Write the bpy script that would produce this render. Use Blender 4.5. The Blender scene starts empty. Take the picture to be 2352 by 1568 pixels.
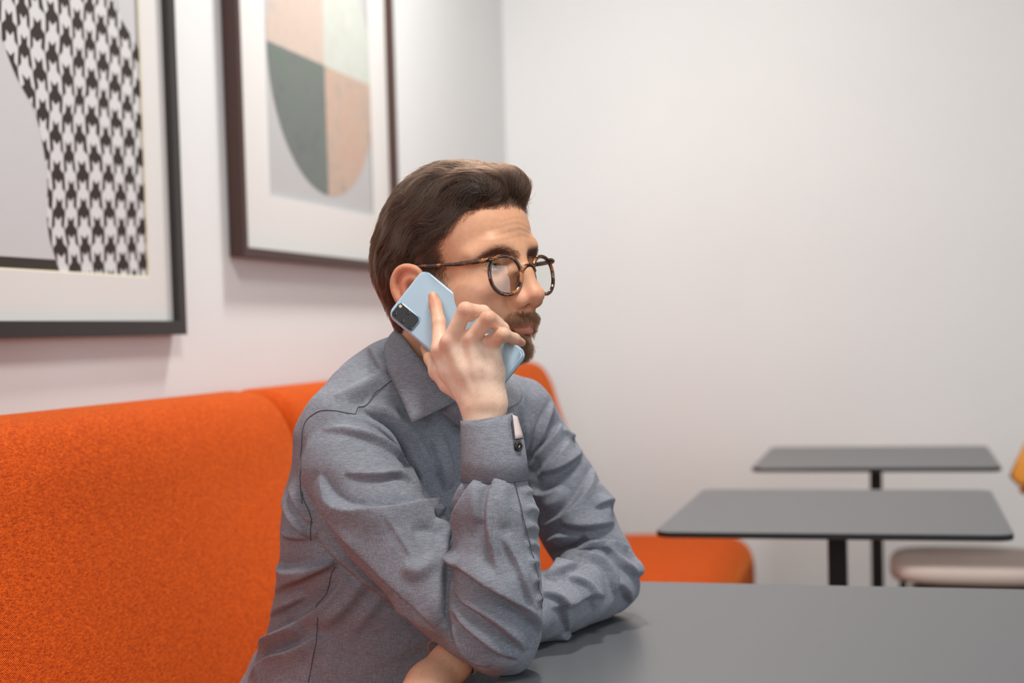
import bpy, bmesh, math, random
import numpy as np
from mathutils import Vector, Matrix
from concurrent.futures import ThreadPoolExecutor

# ------------------------------------------------------------------ camera, world, light, exposure
SC = bpy.context.scene
COL = SC.collection
FPX, PITCH, ROLL = 3267.0, math.radians(2.5), 0.028
CXP, CYP = 1176.0, 760.0 + FPX * math.tan(PITCH)
CAM = np.array([0.0, 0.0, 1.12])
_r0 = np.array([1.0, 0, 0]); _f = np.array([0, math.cos(PITCH), -math.sin(PITCH)]); _u0 = np.array([0, math.sin(PITCH), math.cos(PITCH)])
_r = math.cos(ROLL) * _r0 - math.sin(ROLL) * _u0
_u = math.cos(ROLL) * _u0 + math.sin(ROLL) * _r0
cd = bpy.data.cameras.new('camera')
cam = bpy.data.objects.new('camera', cd); COL.objects.link(cam)
cam.matrix_world = Matrix(((_r[0], _u[0], -_f[0], CAM[0]), (_r[1], _u[1], -_f[1], CAM[1]), (_r[2], _u[2], -_f[2], CAM[2]), (0, 0, 0, 1)))
cd.sensor_width = 36.0; cd.lens = FPX / 2352 * 36
cd.shift_y = (CYP - 784.0) / 2352
cd.dof.use_dof = True; cd.dof.focus_distance = 1.60; cd.dof.aperture_fstop = 3.4
cd.clip_start = 0.05
SC.camera = cam

SC.view_settings.view_transform = 'Standard'; SC.view_settings.look = 'None'
SC.view_settings.gamma = 1.0; SC.view_settings.use_curve_mapping = False
SC.view_settings.exposure = 0.0

world = bpy.data.worlds.new('world'); SC.world = world; world.use_nodes = True
world.node_tree.nodes['Background'].inputs[0].default_value = (0.80, 0.90, 1.0, 1)
world.node_tree.nodes['Background'].inputs[1].default_value = 0.6

def area(name, loc, target, sx, sy, power, colour):
    l = bpy.data.lights.new(name, 'AREA'); l.shape = 'RECTANGLE'; l.size = sx; l.size_y = sy; l.energy = power; l.color = colour
    o = bpy.data.objects.new(name, l); COL.objects.link(o); o.location = loc
    o.rotation_euler = (Vector(target) - Vector(loc)).to_track_quat('-Z', 'Y').to_euler()
    return o
area('window_daylight_side', (3.95, 0.2, 1.75), (0.2, 1.8, 1.1), 2.6, 1.9, 46, (0.88, 0.95, 1.0))
area('window_daylight_rear', (-0.6, -2.7, 1.95), (-0.1, 2.0, 1.0), 2.2, 1.5, 39, (0.97, 0.985, 1.0))
area('ceiling_panel_light', (0.12, 3.2, 2.96), (0.12, 3.2, 0), 0.24, 0.24, 44, (1.0, 0.97, 0.93))
area('ceiling_panel_light_front', (0.25, 1.0, 2.96), (0.25, 1.0, 0), 0.50, 0.50, 42, (1.0, 0.97, 0.93))

# ------------------------------------------------------------------ helpers
def W(px, py, Y):
    """photo pixel + real distance into the room -> world point"""
    d = _f + _r * (px - CXP) / FPX - _u * (py - CYP) / FPX
    return CAM + d * (Y / d[1])
def RP(r, Y):
    return r * Y / FPX
rng = np.random.default_rng(7)

def tag(o, label=None, cat=None, group=None, kind=None):
    if label: o['label'] = label
    if cat: o['category'] = cat
    if group: o['group'] = group
    if kind: o['kind'] = kind
    return o
def empty(name, loc, rz=0, label=None, cat=None, group=None, kind=None):
    o = bpy.data.objects.new(name, None); COL.objects.link(o)
    o.location = loc; o.rotation_euler = (0, 0, rz); o.empty_display_size = 0.1
    return tag(o, label, cat, group, kind)
def mesh_obj(name, verts, faces, mat, parent=None, smooth=False):
    me = bpy.data.meshes.new(name); me.from_pydata([tuple(v) for v in verts], [], [tuple(f) for f in faces]); me.update()
    if smooth: me.polygons.foreach_set('use_smooth', np.ones(len(me.polygons), bool))
    o = bpy.data.objects.new(name, me); COL.objects.link(o)
    if mat: me.materials.append(mat)
    if parent: o.parent = parent
    return o
def bm_obj(name, bm, mat, parent=None, smooth=False):
    me = bpy.data.meshes.new(name); bm.normal_update(); bm.to_mesh(me); bm.free()
    if smooth: me.polygons.foreach_set('use_smooth', np.ones(len(me.polygons), bool))
    o = bpy.data.objects.new(name, me); COL.objects.link(o)
    if mat: me.materials.append(mat)
    if parent: o.parent = parent
    return o
def unparent_space(o, parent):
    """child keeps its world coordinates although its parent sits elsewhere"""
    o.parent = parent; o.matrix_parent_inverse = parent.matrix_basis.inverted() if parent.parent is None else o.matrix_parent_inverse
def bm_box(bm, lo, hi, bevel=0, seg=2):
    r = bmesh.ops.create_cube(bm, size=1.0)
    vs = r['verts']
    for v in vs:
        v.co = Vector([lo[i] + (v.co[i] + 0.5) * (hi[i] - lo[i]) for i in range(3)])
    if bevel:
        es = list({e for v in vs for e in v.link_edges})
        bmesh.ops.bevel(bm, geom=es, offset=bevel, segments=seg, profile=0.5, affect='EDGES')
def box(name, lo, hi, mat, parent=None, bevel=0, seg=2):
    bm = bmesh.new(); bm_box(bm, lo, hi, bevel, seg)
    return bm_obj(name, bm, mat, parent, smooth=False)
def tube_geo(path, radii, n=12, closed=False, flat=1.0, upv=None):
    """verts, faces of a swept tube along path"""
    path = [np.asarray(p, float) for p in path]; m = len(path)
    if np.isscalar(radii): radii = [radii] * m
    V = []; Fc = []; up = None
    for i in range(m):
        a = path[(i - 1) % m] if (closed or i > 0) else path[i]
        b = path[(i + 1) % m] if (closed or i < m - 1) else path[i]
        t = b - a; t /= np.linalg.norm(t) + 1e-12
        if up is None:
            up = np.array(upv, float) if upv is not None else (np.array([0, 0, 1.0]) if abs(t[2]) < 0.9 else np.array([1.0, 0, 0]))
        up = (np.array(upv, float) if upv is not None else up); up = up - t * up.dot(t); up /= np.linalg.norm(up) + 1e-12
        s = np.cross(t, up)
        for k in range(n):
            an = 2 * math.pi * k / n
            V.append(path[i] + radii[i] * (math.cos(an) * s * flat + math.sin(an) * up))
    for i in range(m if closed else m - 1):
        for k in range(n):
            j = (i + 1) % m
            Fc.append((i * n + k, i * n + (k + 1) % n, j * n + (k + 1) % n, j * n + k))
    if not closed:
        Fc.append(tuple(range(n - 1, -1, -1))); Fc.append(tuple((m - 1) * n + k for k in range(n)))
    return V, Fc
def tube(name, path, radii, mat, parent=None, n=12, closed=False, flat=1.0, upv=None):
    V, Fc = tube_geo(path, radii, n, closed, flat, upv)
    return mesh_obj(name, V, Fc, mat, parent, smooth=True)
def catmull(pts, n=8, closed=False):
    P = [np.asarray(p, float) for p in pts]; out = []
    m = len(P); rngi = range(m if closed else m - 1)
    for i in rngi:
        p0 = P[(i - 1) % m] if (closed or i > 0) else 2 * P[0] - P[1]
        p1 = P[i]; p2 = P[(i + 1) % m]
        p3 = P[(i + 2) % m] if (closed or i + 2 < m) else 2 * P[-1] - P[-2]
        for k in range(n):
            t = k / n
            out.append(0.5 * ((2 * p1) + (-p0 + p2) * t + (2 * p0 - 5 * p1 + 4 * p2 - p3) * t * t + (-p0 + 3 * p1 - 3 * p2 + p3) * t ** 3))
    if not closed: out.append(P[-1])
    return out

# ------------------------------------------------------------------ materials
def srgb(r, g, b):
    f = lambda c: (c / 255 / 12.92) if c / 255 <= 0.04045 else ((c / 255 + 0.055) / 1.055) ** 2.4
    return (f(r), f(g), f(b), 1)
def new_mat(name, col, rough=0.5, metal=0.0, spec=0.5, **kw):
    m = bpy.data.materials.new(name); m.use_nodes = True
    b = m.node_tree.nodes['Principled BSDF']
    b.inputs['Base Color'].default_value = col; b.inputs['Roughness'].default_value = rough
    b.inputs['Metallic'].default_value = metal; b.inputs['Specular IOR Level'].default_value = spec
    for k, v in kw.items(): b.inputs[k.replace('_', ' ')].default_value = v
    return m
class NT:
    def __init__(s, m): s.t = m.node_tree; s.b = s.t.nodes['Principled BSDF']
    def n(s, typ, **kw):
        x = s.t.nodes.new(typ)
        for k, v in kw.items():
            if k.startswith('i_'): x.inputs[k[2:].replace('_', ' ')].default_value = v
            else: setattr(x, k, v)
        return x
    def l(s, a, b): s.t.links.new(a, b)
    def noise(s, vec, scale, detail=4, rough=0.55):
        x = s.n('ShaderNodeTexNoise'); x.inputs['Scale'].default_value = scale; x.inputs['Detail'].default_value = detail; x.inputs['Roughness'].default_value = rough
        if vec is not None: s.l(vec, x.inputs['Vector'])
        return x
    def ramp(s, fac, stops):
        x = s.n('ShaderNodeValToRGB'); e = x.color_ramp.elements
        while len(e) < len(stops): e.new(0.5)
        for i, (p, c) in enumerate(stops): e[i].position = p; e[i].color = c
        s.l(fac, x.inputs['Fac']); return x
    def mapping(s, vec, scale=(1, 1, 1), rot=(0, 0, 0), loc=(0, 0, 0)):
        x = s.n('ShaderNodeMapping'); x.inputs['Scale'].default_value = scale; x.inputs['Rotation'].default_value = rot; x.inputs['Location'].default_value = loc
        s.l(vec, x.inputs['Vector']); return x.outputs['Vector']
    def bump(s, h, strength, dist):
        x = s.n('ShaderNodeBump'); x.inputs['Strength'].default_value = strength; x.inputs['Distance'].default_value = dist
        s.l(h, x.inputs['Height']); s.l(x.outputs['Normal'], s.b.inputs['Normal']); return x
    def math(s, op, a, b=None):
        x = s.n('ShaderNodeMath', operation=op)
        for i, v in enumerate((a, b)):
            if v is None: continue
            if hasattr(v, 'is_linked'): s.l(v, x.inputs[i])
            else: x.inputs[i].default_value = v
        return x.outputs[0]
    def mix(s, fac, a, b, blend='MIX'):
        x = s.n('ShaderNodeMix', data_type='RGBA', blend_type=blend)
        for sock, v in ((x.inputs[0], fac), (x.inputs[6], a), (x.inputs[7], b)):
            if hasattr(v, 'is_linked'): s.l(v, sock)
            else: sock.default_value = v
        return x.outputs[2]
    def obj(s): return s.n('ShaderNodeTexCoord').outputs['Object']

M = {}
def wall_mat():
    m = new_mat('wall_paint', srgb(227, 229, 229), 0.7, spec=0.25); t = NT(m); v = t.obj()
    n1 = t.noise(v, 1.2, 3); c = t.ramp(n1.outputs['Fac'], [(0.3, srgb(225, 227, 227)), (0.7, srgb(230, 232, 232))]); t.l(c.outputs['Color'], t.b.inputs['Base Color'])
    n2 = t.noise(v, 260, 3); t.bump(n2.outputs['Fac'], 0.08, 0.0006); return m
M['wall'] = wall_mat()
M['ceiling'] = new_mat('ceiling_paint', srgb(205, 204, 202), 0.8, spec=0.2)
M['wall_taupe'] = new_mat('taupe_wall_paint', srgb(118, 113, 108), 0.7, spec=0.25)
def floor_mat():
    m = new_mat('floor_wood', srgb(190, 165, 135), 0.45); t = NT(m); v = t.obj()
    n1 = t.noise(t.mapping(v, (1.5, 22, 1)), 3.0, 5); c = t.ramp(n1.outputs['Fac'], [(0.3, srgb(118, 94, 70)), (0.7, srgb(146, 120, 92))]); t.l(c.outputs['Color'], t.b.inputs['Base Color']); return m
M['floor'] = floor_mat()
def sofa_mat():
    m = new_mat('orange_wool', srgb(205, 84, 28), 0.9, spec=0.15, Sheen_Weight=0.45, Sheen_Roughness=0.45)
    t = NT(m); v = t.obj(); t.b.inputs['Sheen Tint'].default_value = srgb(255, 150, 70)
    a = t.noise(t.mapping(v, (900, 260, 900)), 1.0, 3, 0.6)
    b = t.noise(t.mapping(v, (420, 110, 420)), 1.0, 2, 0.6)
    w = t.n('ShaderNodeTexWave', wave_type='BANDS', bands_direction='DIAGONAL'); w.inputs['Scale'].default_value = 210; w.inputs['Distortion'].default_value = 1.6; w.inputs['Detail'].default_value = 2; w.inputs['Detail Scale'].default_value = 3
    t.l(v, w.inputs['Vector'])
    f = t.math('ADD', t.math('MULTIPLY', a.outputs['Fac'], 0.42), t.math('MULTIPLY', b.outputs['Fac'], 0.33)); f = t.math('ADD', f, t.math('MULTIPLY', w.outputs['Fac'], 0.25))
    c = t.ramp(f, [(0.36, srgb(108, 19, 2)), (0.50, srgb(182, 52, 4)), (0.64, srgb(250, 112, 24))]); t.l(c.outputs['Color'], t.b.inputs['Base Color'])
    t.bump(f, 0.5, 0.0012); return m
M['sofa'] = sofa_mat()
def table_mat():
    m = new_mat('matt_black_laminate', srgb(70, 73, 77), 0.34, spec=1.0); t = NT(m); v = t.obj()
    n = t.noise(v, 900, 3); c = t.ramp(n.outputs['Fac'], [(0.35, srgb(67, 70, 74)), (0.7, srgb(74, 77, 81))]); t.l(c.outputs['Color'], t.b.inputs['Base Color'])
    t.bump(n.outputs['Fac'], 0.05, 0.0004); return m
M['table'] = table_mat()
M['table_edge'] = new_mat('black_laminate_edge', srgb(24, 25, 27), 0.5)
M['black_metal'] = new_mat('black_powder_coat', srgb(18, 17, 18), 0.5)
M['frame_black'] = new_mat('black_wood_frame', srgb(42, 38, 37), 0.45)
M['frame_brown'] = new_mat('dark_brown_wood_frame', srgb(66, 42, 36), 0.5)
M['mat_board'] = new_mat('white_mat_board', srgb(222, 221, 218), 0.8, spec=0.2)
M['mat_bevel'] = new_mat('cream_bevel', srgb(240, 232, 205), 0.8)
M['paper'] = new_mat('print_paper', srgb(200, 200, 202), 0.7, spec=0.2)
M['ink'] = new_mat('print_dark_ink', srgb(62, 56, 52), 0.7, spec=0.2)
M['grey_paper'] = new_mat('grey_print_paper', srgb(186, 187, 188), 0.7, spec=0.2)
M['steel'] = new_mat('polished_steel', srgb(200, 200, 200), 0.2, metal=1.0)

# ------------------------------------------------------------------ room (wall axes: s along left wall, u out of it)
ANG = math.radians(15.5)
D = np.array([math.sin(ANG), math.cos(ANG), 0.0]); N = np.array([math.cos(ANG), -math.sin(ANG), 0.0]); CORNER = np.array([0.003, 5.0, 0.0])
def SU(s, u, z): return CORNER + D * s + N * u + np.array([0, 0, z])
RX = Matrix(((N[0], D[0], 0, CORNER[0]), (N[1], D[1], 0, CORNER[1]), (0, 0, 1, 0), (0, 0, 0, 1)))   # local x = u, y = s
def place(o): o.matrix_world = RX; return o
def struct(o): return tag(o, kind='structure')
H = 3.0; SN, UW = -8.2, 5.0
struct(place(box('floor', (-0.15, SN - .15, -0.1), (UW + .15, 0.15, 0), M['floor'])))
struct(place(box('ceiling', (-0.15, SN - .15, H), (UW + .15, 0.15, H + 0.1), M['ceiling'])))
struct(place(box('wall_left', (-0.15, SN - .15, 0), (0, 0.15, H), M['wall'])))
struct(place(box('wall_back', (0, 0, 0), (UW, 0.15, H), M['wall'])))
def wall_with_hole(name, axis, at, thick, a0, a1, h0, h1, z0, z1):
    bm = bmesh.new()
    for (lo, hi, zl, zh) in ((a0, h0, 0, H), (h1, a1, 0, H), (h0, h1, 0, z0), (h0, h1, z1, H)):
        if axis == 'u': bm_box(bm, (at, lo, zl), (at + thick, hi, zh))
        else: bm_box(bm, (lo, at, zl), (hi, at + thick, zh))
    return struct(place(bm_obj(name, bm, M['wall_taupe'])))
wall_with_hole('wall_right', 'u', UW, 0.15, SN, 0, -5.6, -2.6, 0.75, 2.75)
wall_with_hole('wall_front', 's', SN - .15, 0.15, 0, UW, 0.7, 4.0, 0.85, 2.75)
M['window_white'] = new_mat('window_white', srgb(236, 236, 234), 0.4)
def window(name, axis, at, h0, h1, z0, z1):
    bm = bmesh.new()
    def bar(lo, hi, zl, zh):
        if axis == 'u': bm_box(bm, (at + .05, lo, zl), (at + .1, hi, zh))
        else: bm_box(bm, (lo, at + .05, zl), (hi, at + .1, zh))
    e = .05; mid = (h0 + h1) / 2
    bar(h0, h0 + e, z0, z1); bar(h1 - e, h1, z0, z1); bar(h0 + e, h1 - e, z0, z0 + e); bar(h0 + e, h1 - e, z1 - e, z1); bar(mid - e / 2, mid + e / 2, z0 + e, z1 - e)
    return struct(place(bm_obj(name, bm, M['window_white'])))
window('window_1', 'u', UW, -5.6, -2.6, 0.75, 2.75)
window('window_2', 's', SN - .15, 0.7, 4.0, 0.85, 2.75)

# ------------------------------------------------------------------ sofa along the left wall
def sofa():
    root = empty('sofa', SU(-2.4, 0.02, 0), 0, 'long bench sofa upholstered in burnt orange wool along the picture wall', 'sofa')
    inv = Matrix.Translation(root.location).inverted() @ RX
    # outline of the backrest (u, z): rear, over the rounded ridge, down the sloping front to the seat
    back = catmull([(0.03, 0.30), (0.03, 0.70), (0.045, 0.93), (0.10, 1.012), (0.16, 1.024), (0.215, 1.008), (0.25, 0.955), (0.275, 0.87), (0.315, 0.75), (0.355, 0.62), (0.39, 0.48), (0.40, 0.30)], 5)
    seat = catmull([(0.36, 0.16), (0.36, 0.44), (0.42, 0.468), (0.60, 0.476), (0.76, 0.474), (0.83, 0.462), (0.868, 0.425), (0.878, 0.36), (0.872, 0.24), (0.86, 0.16)], 5)
    def loft(name, prof, s0, s1, rnd, mat):
        prof = np.array(prof); c = prof.mean(0); V = []; Fc = []; n = len(prof)
        st = []
        for k in range(7):
            a = k / 6 * math.pi / 2; st.append((s0 + rnd * (1 - math.sin(a)), rnd * (1 - math.cos(a))))
        st = st[::-1]
        # near end: inset shrinks to zero away from the end
        ends = [(s0 + rnd * (1 - math.cos(a)), rnd * (1 - math.sin(a))) for a in np.linspace(0, math.pi / 2, 8)]
        ends += [(x, 0) for x in np.linspace(s0 + rnd, s1 - rnd, 14)[1:-1]]
        ends += [(s1 - rnd * (1 - math.cos(a)), rnd * (1 - math.sin(a))) for a in np.linspace(math.pi / 2, 0, 8)]
        tang = np.roll(prof, -1, 0) - np.roll(prof, 1, 0); tang[0] = prof[1] - prof[0]; tang[-1] = prof[-1] - prof[-2]
        nrm = np.stack([-tang[:, 1], tang[:, 0]], 1); nrm /= np.linalg.norm(nrm, axis=1)[:, None]
        for s, ins in ends:
            for p, nn in zip(prof, nrm):
                q = p - nn * ins * (1 if True else 0); V.append((q[0], s, q[1]))
        m = len(ends)
        for i in range(m - 1):
            for k in range(n - 1):
                Fc.append((i * n + k, i * n + k + 1, (i + 1) * n + k + 1, (i + 1) * n + k))
        Fc.append(tuple(range(n))); Fc.append(tuple((m - 1) * n + k for k in range(n - 1, -1, -1)))
        o = mesh_obj(name, V, Fc, mat, root, True); o.matrix_parent_inverse = Matrix(); o.matrix_basis = inv
        bm = bmesh.new(); bm.from_mesh(o.data); bmesh.ops.recalc_face_normals(bm, faces=bm.faces); bm.to_mesh(o.data); bm.free()
        return o
    for s0, s1 in ((-4.60, -2.405), (-2.40, -0.40)):
        loft('backrest', back, s0, s1, 0.045, M['sofa'])
        loft('seat', seat, s0 + .004, s1 - .004, 0.05, M['sofa'])
    def b(name, lo, hi, mat):
        o = box(name, lo, hi, mat, root, 0.004); o.matrix_basis = inv
    b('plinth', (0.08, -4.52, 0.10), (0.80, -0.46, 0.30), M['black_metal'])
    for s in (-4.45, -3.2, -1.9, -0.55):
        for u in (0.12, 0.74): b('leg', (u, s, 0), (u + .04, s + .04, 0.105), M['black_metal'])
    return root
sofa()

# ------------------------------------------------------------------ framed pictures on the left wall
def wallquad(name, pts, u0, u1, mat, parent, inv):
    """flat piece on the wall: pts (s, z), between depths u0 and u1"""
    n = len(pts)
    V = [(u0, s, z) for s, z in pts] + [(u1, s, z) for s, z in pts]
    Fc = [tuple(range(n))[::-1], tuple(range(n, 2 * n))] + [(k, (k + 1) % n, n + (k + 1) % n, n + k) for k in range(n)]
    o = mesh_obj(name, V, Fc, mat, parent); o.matrix_basis = inv
    bm = bmesh.new(); bm.from_mesh(o.data); bmesh.ops.recalc_face_normals(bm, faces=bm.faces); bm.to_mesh(o.data); bm.free()
    return o
def onwall(px, py, u):
    d = _f + _r * (px - CXP) / FPX - _u * (py - CYP) / FPX
    p = CAM + d * (np.dot(CORNER + N * u - CAM, N) / np.dot(d, N)); q = p - CORNER
    return (float(q @ D), float(q[2]))
def frame_rails(root, inv, s0, s1, z0, z1, w, dep, mat, u0=0.004):
    for nm, pts in (('bottom', [(s0, z0), (s1, z0), (s1 - w, z0 + w), (s0 + w, z0 + w)]), ('top', [(s0, z1), (s1, z1), (s1 - w, z1 - w), (s0 + w, z1 - w)]),
                    ('l', [(s0, z0), (s0 + w, z0 + w), (s0 + w, z1 - w), (s0, z1)]), ('r', [(s1, z0), (s1 - w, z0 + w), (s1 - w, z1 - w), (s1, z1)])):
        wallquad('frame_rail', pts, u0, dep, mat, root, inv)
def houndstooth_mat():
    m = new_mat('houndstooth_print', (0.8, 0.8, 0.8, 1), 0.7, spec=0.2); t = NT(m); v = t.obj()
    nz = t.noise(v, 3.2, 3); nz2 = t.noise(v, 9, 2)
    sep = t.n('ShaderNodeSeparateXYZ'); t.l(v, sep.inputs[0])
    off = t.math('MULTIPLY', t.math('SUBTRACT', nz.outputs['Fac'], 0.5), 4.0)
    off2 = t.math('MULTIPLY', t.math('SUBTRACT', nz2.outputs['Fac'], 0.5), 3.6)
    a = t.math('ADD', t.math('ADD', t.math('MULTIPLY', sep.outputs['Y'], 106.0), off2), 4000.0)
    bb = t.math('ADD', t.math('MULTIPLY', sep.outputs['Z'], -128.0), t.math('ADD', off, t.math('MULTIPLY', sep.outputs['Y'], 9.0)))
    u = t.math('ADD', a, bb); w = t.math('ADD', t.math('SUBTRACT', a, bb), 800.0)
    par = lambda x: t.math('MODULO', t.math('FLOOR', t.math('DIVIDE', x, 4.0)), 2.0)
    top = t.math('LESS_THAN', t.math('FRACT', t.math('DIVIDE', t.math('ADD', u, w), 4.0)), 0.5)
    val = t.math('ADD', t.math('MULTIPLY', top, par(u)), t.math('MULTIPLY', t.math('SUBTRACT', 1.0, top), par(w)))
    c = t.mix(val, srgb(214, 214, 215), srgb(58, 51, 48)); t.l(c, t.b.inputs['Base Color']); return m
def paint_mat(name, a, b, c3):
    m = new_mat(name, a, 0.8, spec=0.2); t = NT(m); v = t.obj(); n = t.noise(v, 26, 6, 0.75); n2 = t.noise(v, 5, 2)
    f = t.math('ADD', t.math('MULTIPLY', n.outputs['Fac'], 0.65), t.math('MULTIPLY', n2.outputs['Fac'], 0.35))
    r = t.ramp(f, [(0.36, a), (0.5, b), (0.64, c3)]); t.l(r.outputs['Color'], t.b.inputs['Base Color']); return m
def pictures():
    # houndstooth picture
    d1 = 0.030
    s1, z0 = onwall(430, 768, d1); sL = s1 - 1.02; zt = z0 + 1.40
    root = empty('framed_picture', SU(s1 - .5, 0.0, z0), 0, 'black framed picture of a houndstooth cloth on the cream wall', 'picture')
    inv = Matrix.Translation(root.location).inverted() @ RX
    fw = 0.026
    frame_rails(root, inv, sL, s1, z0, zt, fw, d1, M['frame_black'])
    # mat board with a window; its opening right edge and lower edge from the photograph
    so, zo = onwall(345, 637, 0.016)
    sl = sL + (s1 - so); zl = zt - (zo - z0); ub, uf = 0.012, 0.0155
    for pts in ([(sL + fw, z0 + fw), (s1 - fw, z0 + fw), (s1 - fw, zo), (sL + fw, zo)], [(sL + fw, zl), (s1 - fw, zl), (s1 - fw, zt - fw), (sL + fw, zt - fw)],
                [(sL + fw, zo), (sl, zo), (sl, zl), (sL + fw, zl)], [(so, zo), (s1 - fw, zo), (s1 - fw, zl), (so, zl)]):
        wallquad('mat_board', pts, ub, uf, M['mat_board'], root, inv)
    e = .0025
    for pts in ([(sl, zo), (so, zo), (so - e, zo + e), (sl, zo + e)], [(so, zo), (so, zl), (so - e, zl), (so - e, zo + e)]):
        wallquad('mat_bevel', pts, ub, uf - .001, M['mat_bevel'], root, inv)
    pr = wallquad('print', [(sl, zo), (so, zo), (so, zl), (sl, zl)], 0.006, 0.0100, M['paper'], root, inv)
    # draped cloth: outline traced on the print
    edge = [(-160, -330), (-60, -90), (0, 75), (35, 170), (75, 245), (92, 300), (105, 370), (110, 430), (107, 480), (113, 540), (122, 575), (135, 612), (140, 640)]
    L = [onwall(x, y, 0.0104) for x, y in catmull(edge, 3)]
    rgt = [(0, 640), (0, 128)]; R = [(so, L[-1][1]), (so, onwall(330, 125, .0104)[1])]
    up = [onwall(x, y, .0104) for x, y in catmull([(325, 128), (300, 80), (285, 55), (270, 20), (262, -60), (230, -200), (160, -340)], 3)][1:]
    L = [(s, max(z, zo)) for s, z in L]; R[0] = (so, zo); L[-1] = (L[-1][0], zo)
    cl = wallquad('printed_cloth', L + R + up, 0.0101, 0.0104, houndstooth_mat(), pr, Matrix()); cl.matrix_basis = Matrix()
    b0 = [onwall(-30, 588, .0104), onwall(128, 596, .0104), onwall(138, 622, .0104), onwall(-30, 614, .0104)]
    bb = wallquad('printed_bar', [(sl + .01, b0[0][1]), b0[1], (b0[2][0], zo), (sl + .01, zo)], 0.0101, 0.0103, M['ink'], pr, Matrix())
    # oval picture
    d2 = 0.036
    sA, zA = onwall(562, 588, d2); sB, _ = onwall(916, 420, d2); zt2 = zA + 1.30; fw = 0.019
    root = empty('framed_picture', SU((sA + sB) / 2, 0, zA), 0, 'dark brown framed picture of an oval painted in four faded colour quarters', 'picture')
    inv = Matrix.Translation(root.location).inverted() @ RX
    frame_rails(root, inv, sA, sB, zA, zt2, fw, d2, M['frame_brown'])
    so0, zo = onwall(620, 449, 0.016); so1 = sB - fw - 0.115; zl = zt2 - (zo - zA)
    for pts in ([(sA + fw, zA + fw), (sB - fw, zA + fw), (sB - fw, zo), (sA + fw, zo)], [(sA + fw, zl), (sB - fw, zl), (sB - fw, zt2 - fw), (sA + fw, zt2 - fw)],
                [(sA + fw, zo), (so0, zo), (so0, zl), (sA + fw, zl)], [(so1, zo), (sB - fw, zo), (sB - fw, zl), (so1, zl)]):
        wallquad('mat_board', pts, 0.012, 0.0165, M['mat_board'], root, inv)
    pr = wallquad('print', [(so0, zo), (so1, zo), (so1, zl), (so0, zl)], 0.006, 0.010, M['grey_paper'], root, inv)
    cb = onwall(785, 455, .0104); cl = onwall(611, 60, .0104); cr = onwall(858, 200, .0104)
    cs = (cl[0] + cr[0]) / 2; a = (cr[0] - cl[0]) / 2; zc = onwall(680, 122, .0104)[1]; b = zc - cb[1]
    mats = [paint_mat('faded_sage', srgb(196, 193, 184), srgb(194, 202, 194), srgb(204, 204, 198)), paint_mat('faded_rose', srgb(194, 172, 162), srgb(200, 184, 172), srgb(182, 170, 164)),
            paint_mat('faded_slate', srgb(102, 109, 110), srgb(116, 122, 120), srgb(110, 124, 113)), paint_mat('faded_terracotta', srgb(190, 160, 144), srgb(192, 170, 154), srgb(168, 156, 146))]
    csx = onwall(750, 300, .0104)[0]
    for q in range(4):
        an = np.linspace(q * math.pi / 2, (q + 1) * math.pi / 2, 24); base = math.acos((csx - cs) / a)
        cuts = [0.0, base, math.pi, 2 * math.pi - base, 2 * math.pi]
        an = np.linspace(cuts[q], cuts[q + 1], 24)
        pts = [(csx, zc)] + [(cs + a * math.cos(x), zc + b * math.sin(x)) for x in an]
        wallquad('painted_quarter', pts, 0.0101, 0.0105, mats[q], pr, Matrix())
pictures()

# ------------------------------------------------------------------ tables
def rounded_top(hx, hy, r, t, name, mat, parent):
    bm = bmesh.new(); pts = []
    for cx, cy, a0 in ((hx - r, hy - r, 0), (-hx + r, hy - r, 90), (-hx + r, -hy + r, 180), (hx - r, -hy + r, 270)):
        for k in range(6):
            a = math.radians(a0 + 18 * k); pts.append((cx + r * math.cos(a), cy + r * math.sin(a)))
    n = len(pts); prof = [(-.0015, -t), (0, -t + .0015), (0, -.0012), (-.0012, 0)]
    V = []
    for off, z in prof:
        for x, y in pts:
            k = 1 + off / max(hx, hy); V.append((x * k, y * k, z))
    Fc = [tuple(range(n))[::-1], tuple((len(prof) - 1) * n + k for k in range(n))]
    for i in range(len(prof) - 1):
        for k in range(n): Fc.append((i * n + k, i * n + (k + 1) % n, (i + 1) * n + (k + 1) % n, (i + 1) * n + k))
    bm.free()
    o = mesh_obj(name, V, Fc, mat, parent)
    o.data.materials.append(M['table_edge'])
    for p in o.data.polygons:
        if abs(p.normal.z) < 0.5: p.material_index = 1
    return o
def table(cx, cy, hx, hy, rot, col, label, two=False, group=None):
    t = empty('cafe_table', (cx, cy, 0), rot, label, 'table', group)
    top = rounded_top(hx, hy, 0.03, 0.012, 'tabletop', M['table'], t); top.location = (0, 0, 0.74)
    for x in ((-hx * .5, hx * .5) if two else (0,)):
        box('column', (x - col / 2, -col / 2, 0.012), (x + col / 2, col / 2, 0.722), M['black_metal'], t, 0.003)
        box('mounting_plate', (x - .12, -.12, 0.720), (x + .12, .12, 0.728), M['black_metal'], t, 0.002)
        box('base_plate', (x - .20, -.20, 0.0), (x + .20, .20, 0.012), M['black_metal'], t, 0.004)
    return t
TR = -math.radians(15.3)
table(0.655, 2.884, 0.318, 0.345, TR, 0.038, 'small square dark grey cafe table standing nearer the seated man', group='square cafe tables by the white wall')
table(1.018, 3.990, 0.316, 0.322, TR, 0.033, 'small square dark grey cafe table farther back beside the chair', group='square cafe tables by the white wall')
TC = np.array([0.137, 2.130, 0]); tx, ty = 1.20, 0.80
tc = TC + N * tx / 2 - D * ty / 2
table(tc[0], tc[1], tx / 2, ty / 2, -ANG, 0.06, 'large dark grey dining table on which the man rests his elbows', two=True)

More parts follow.
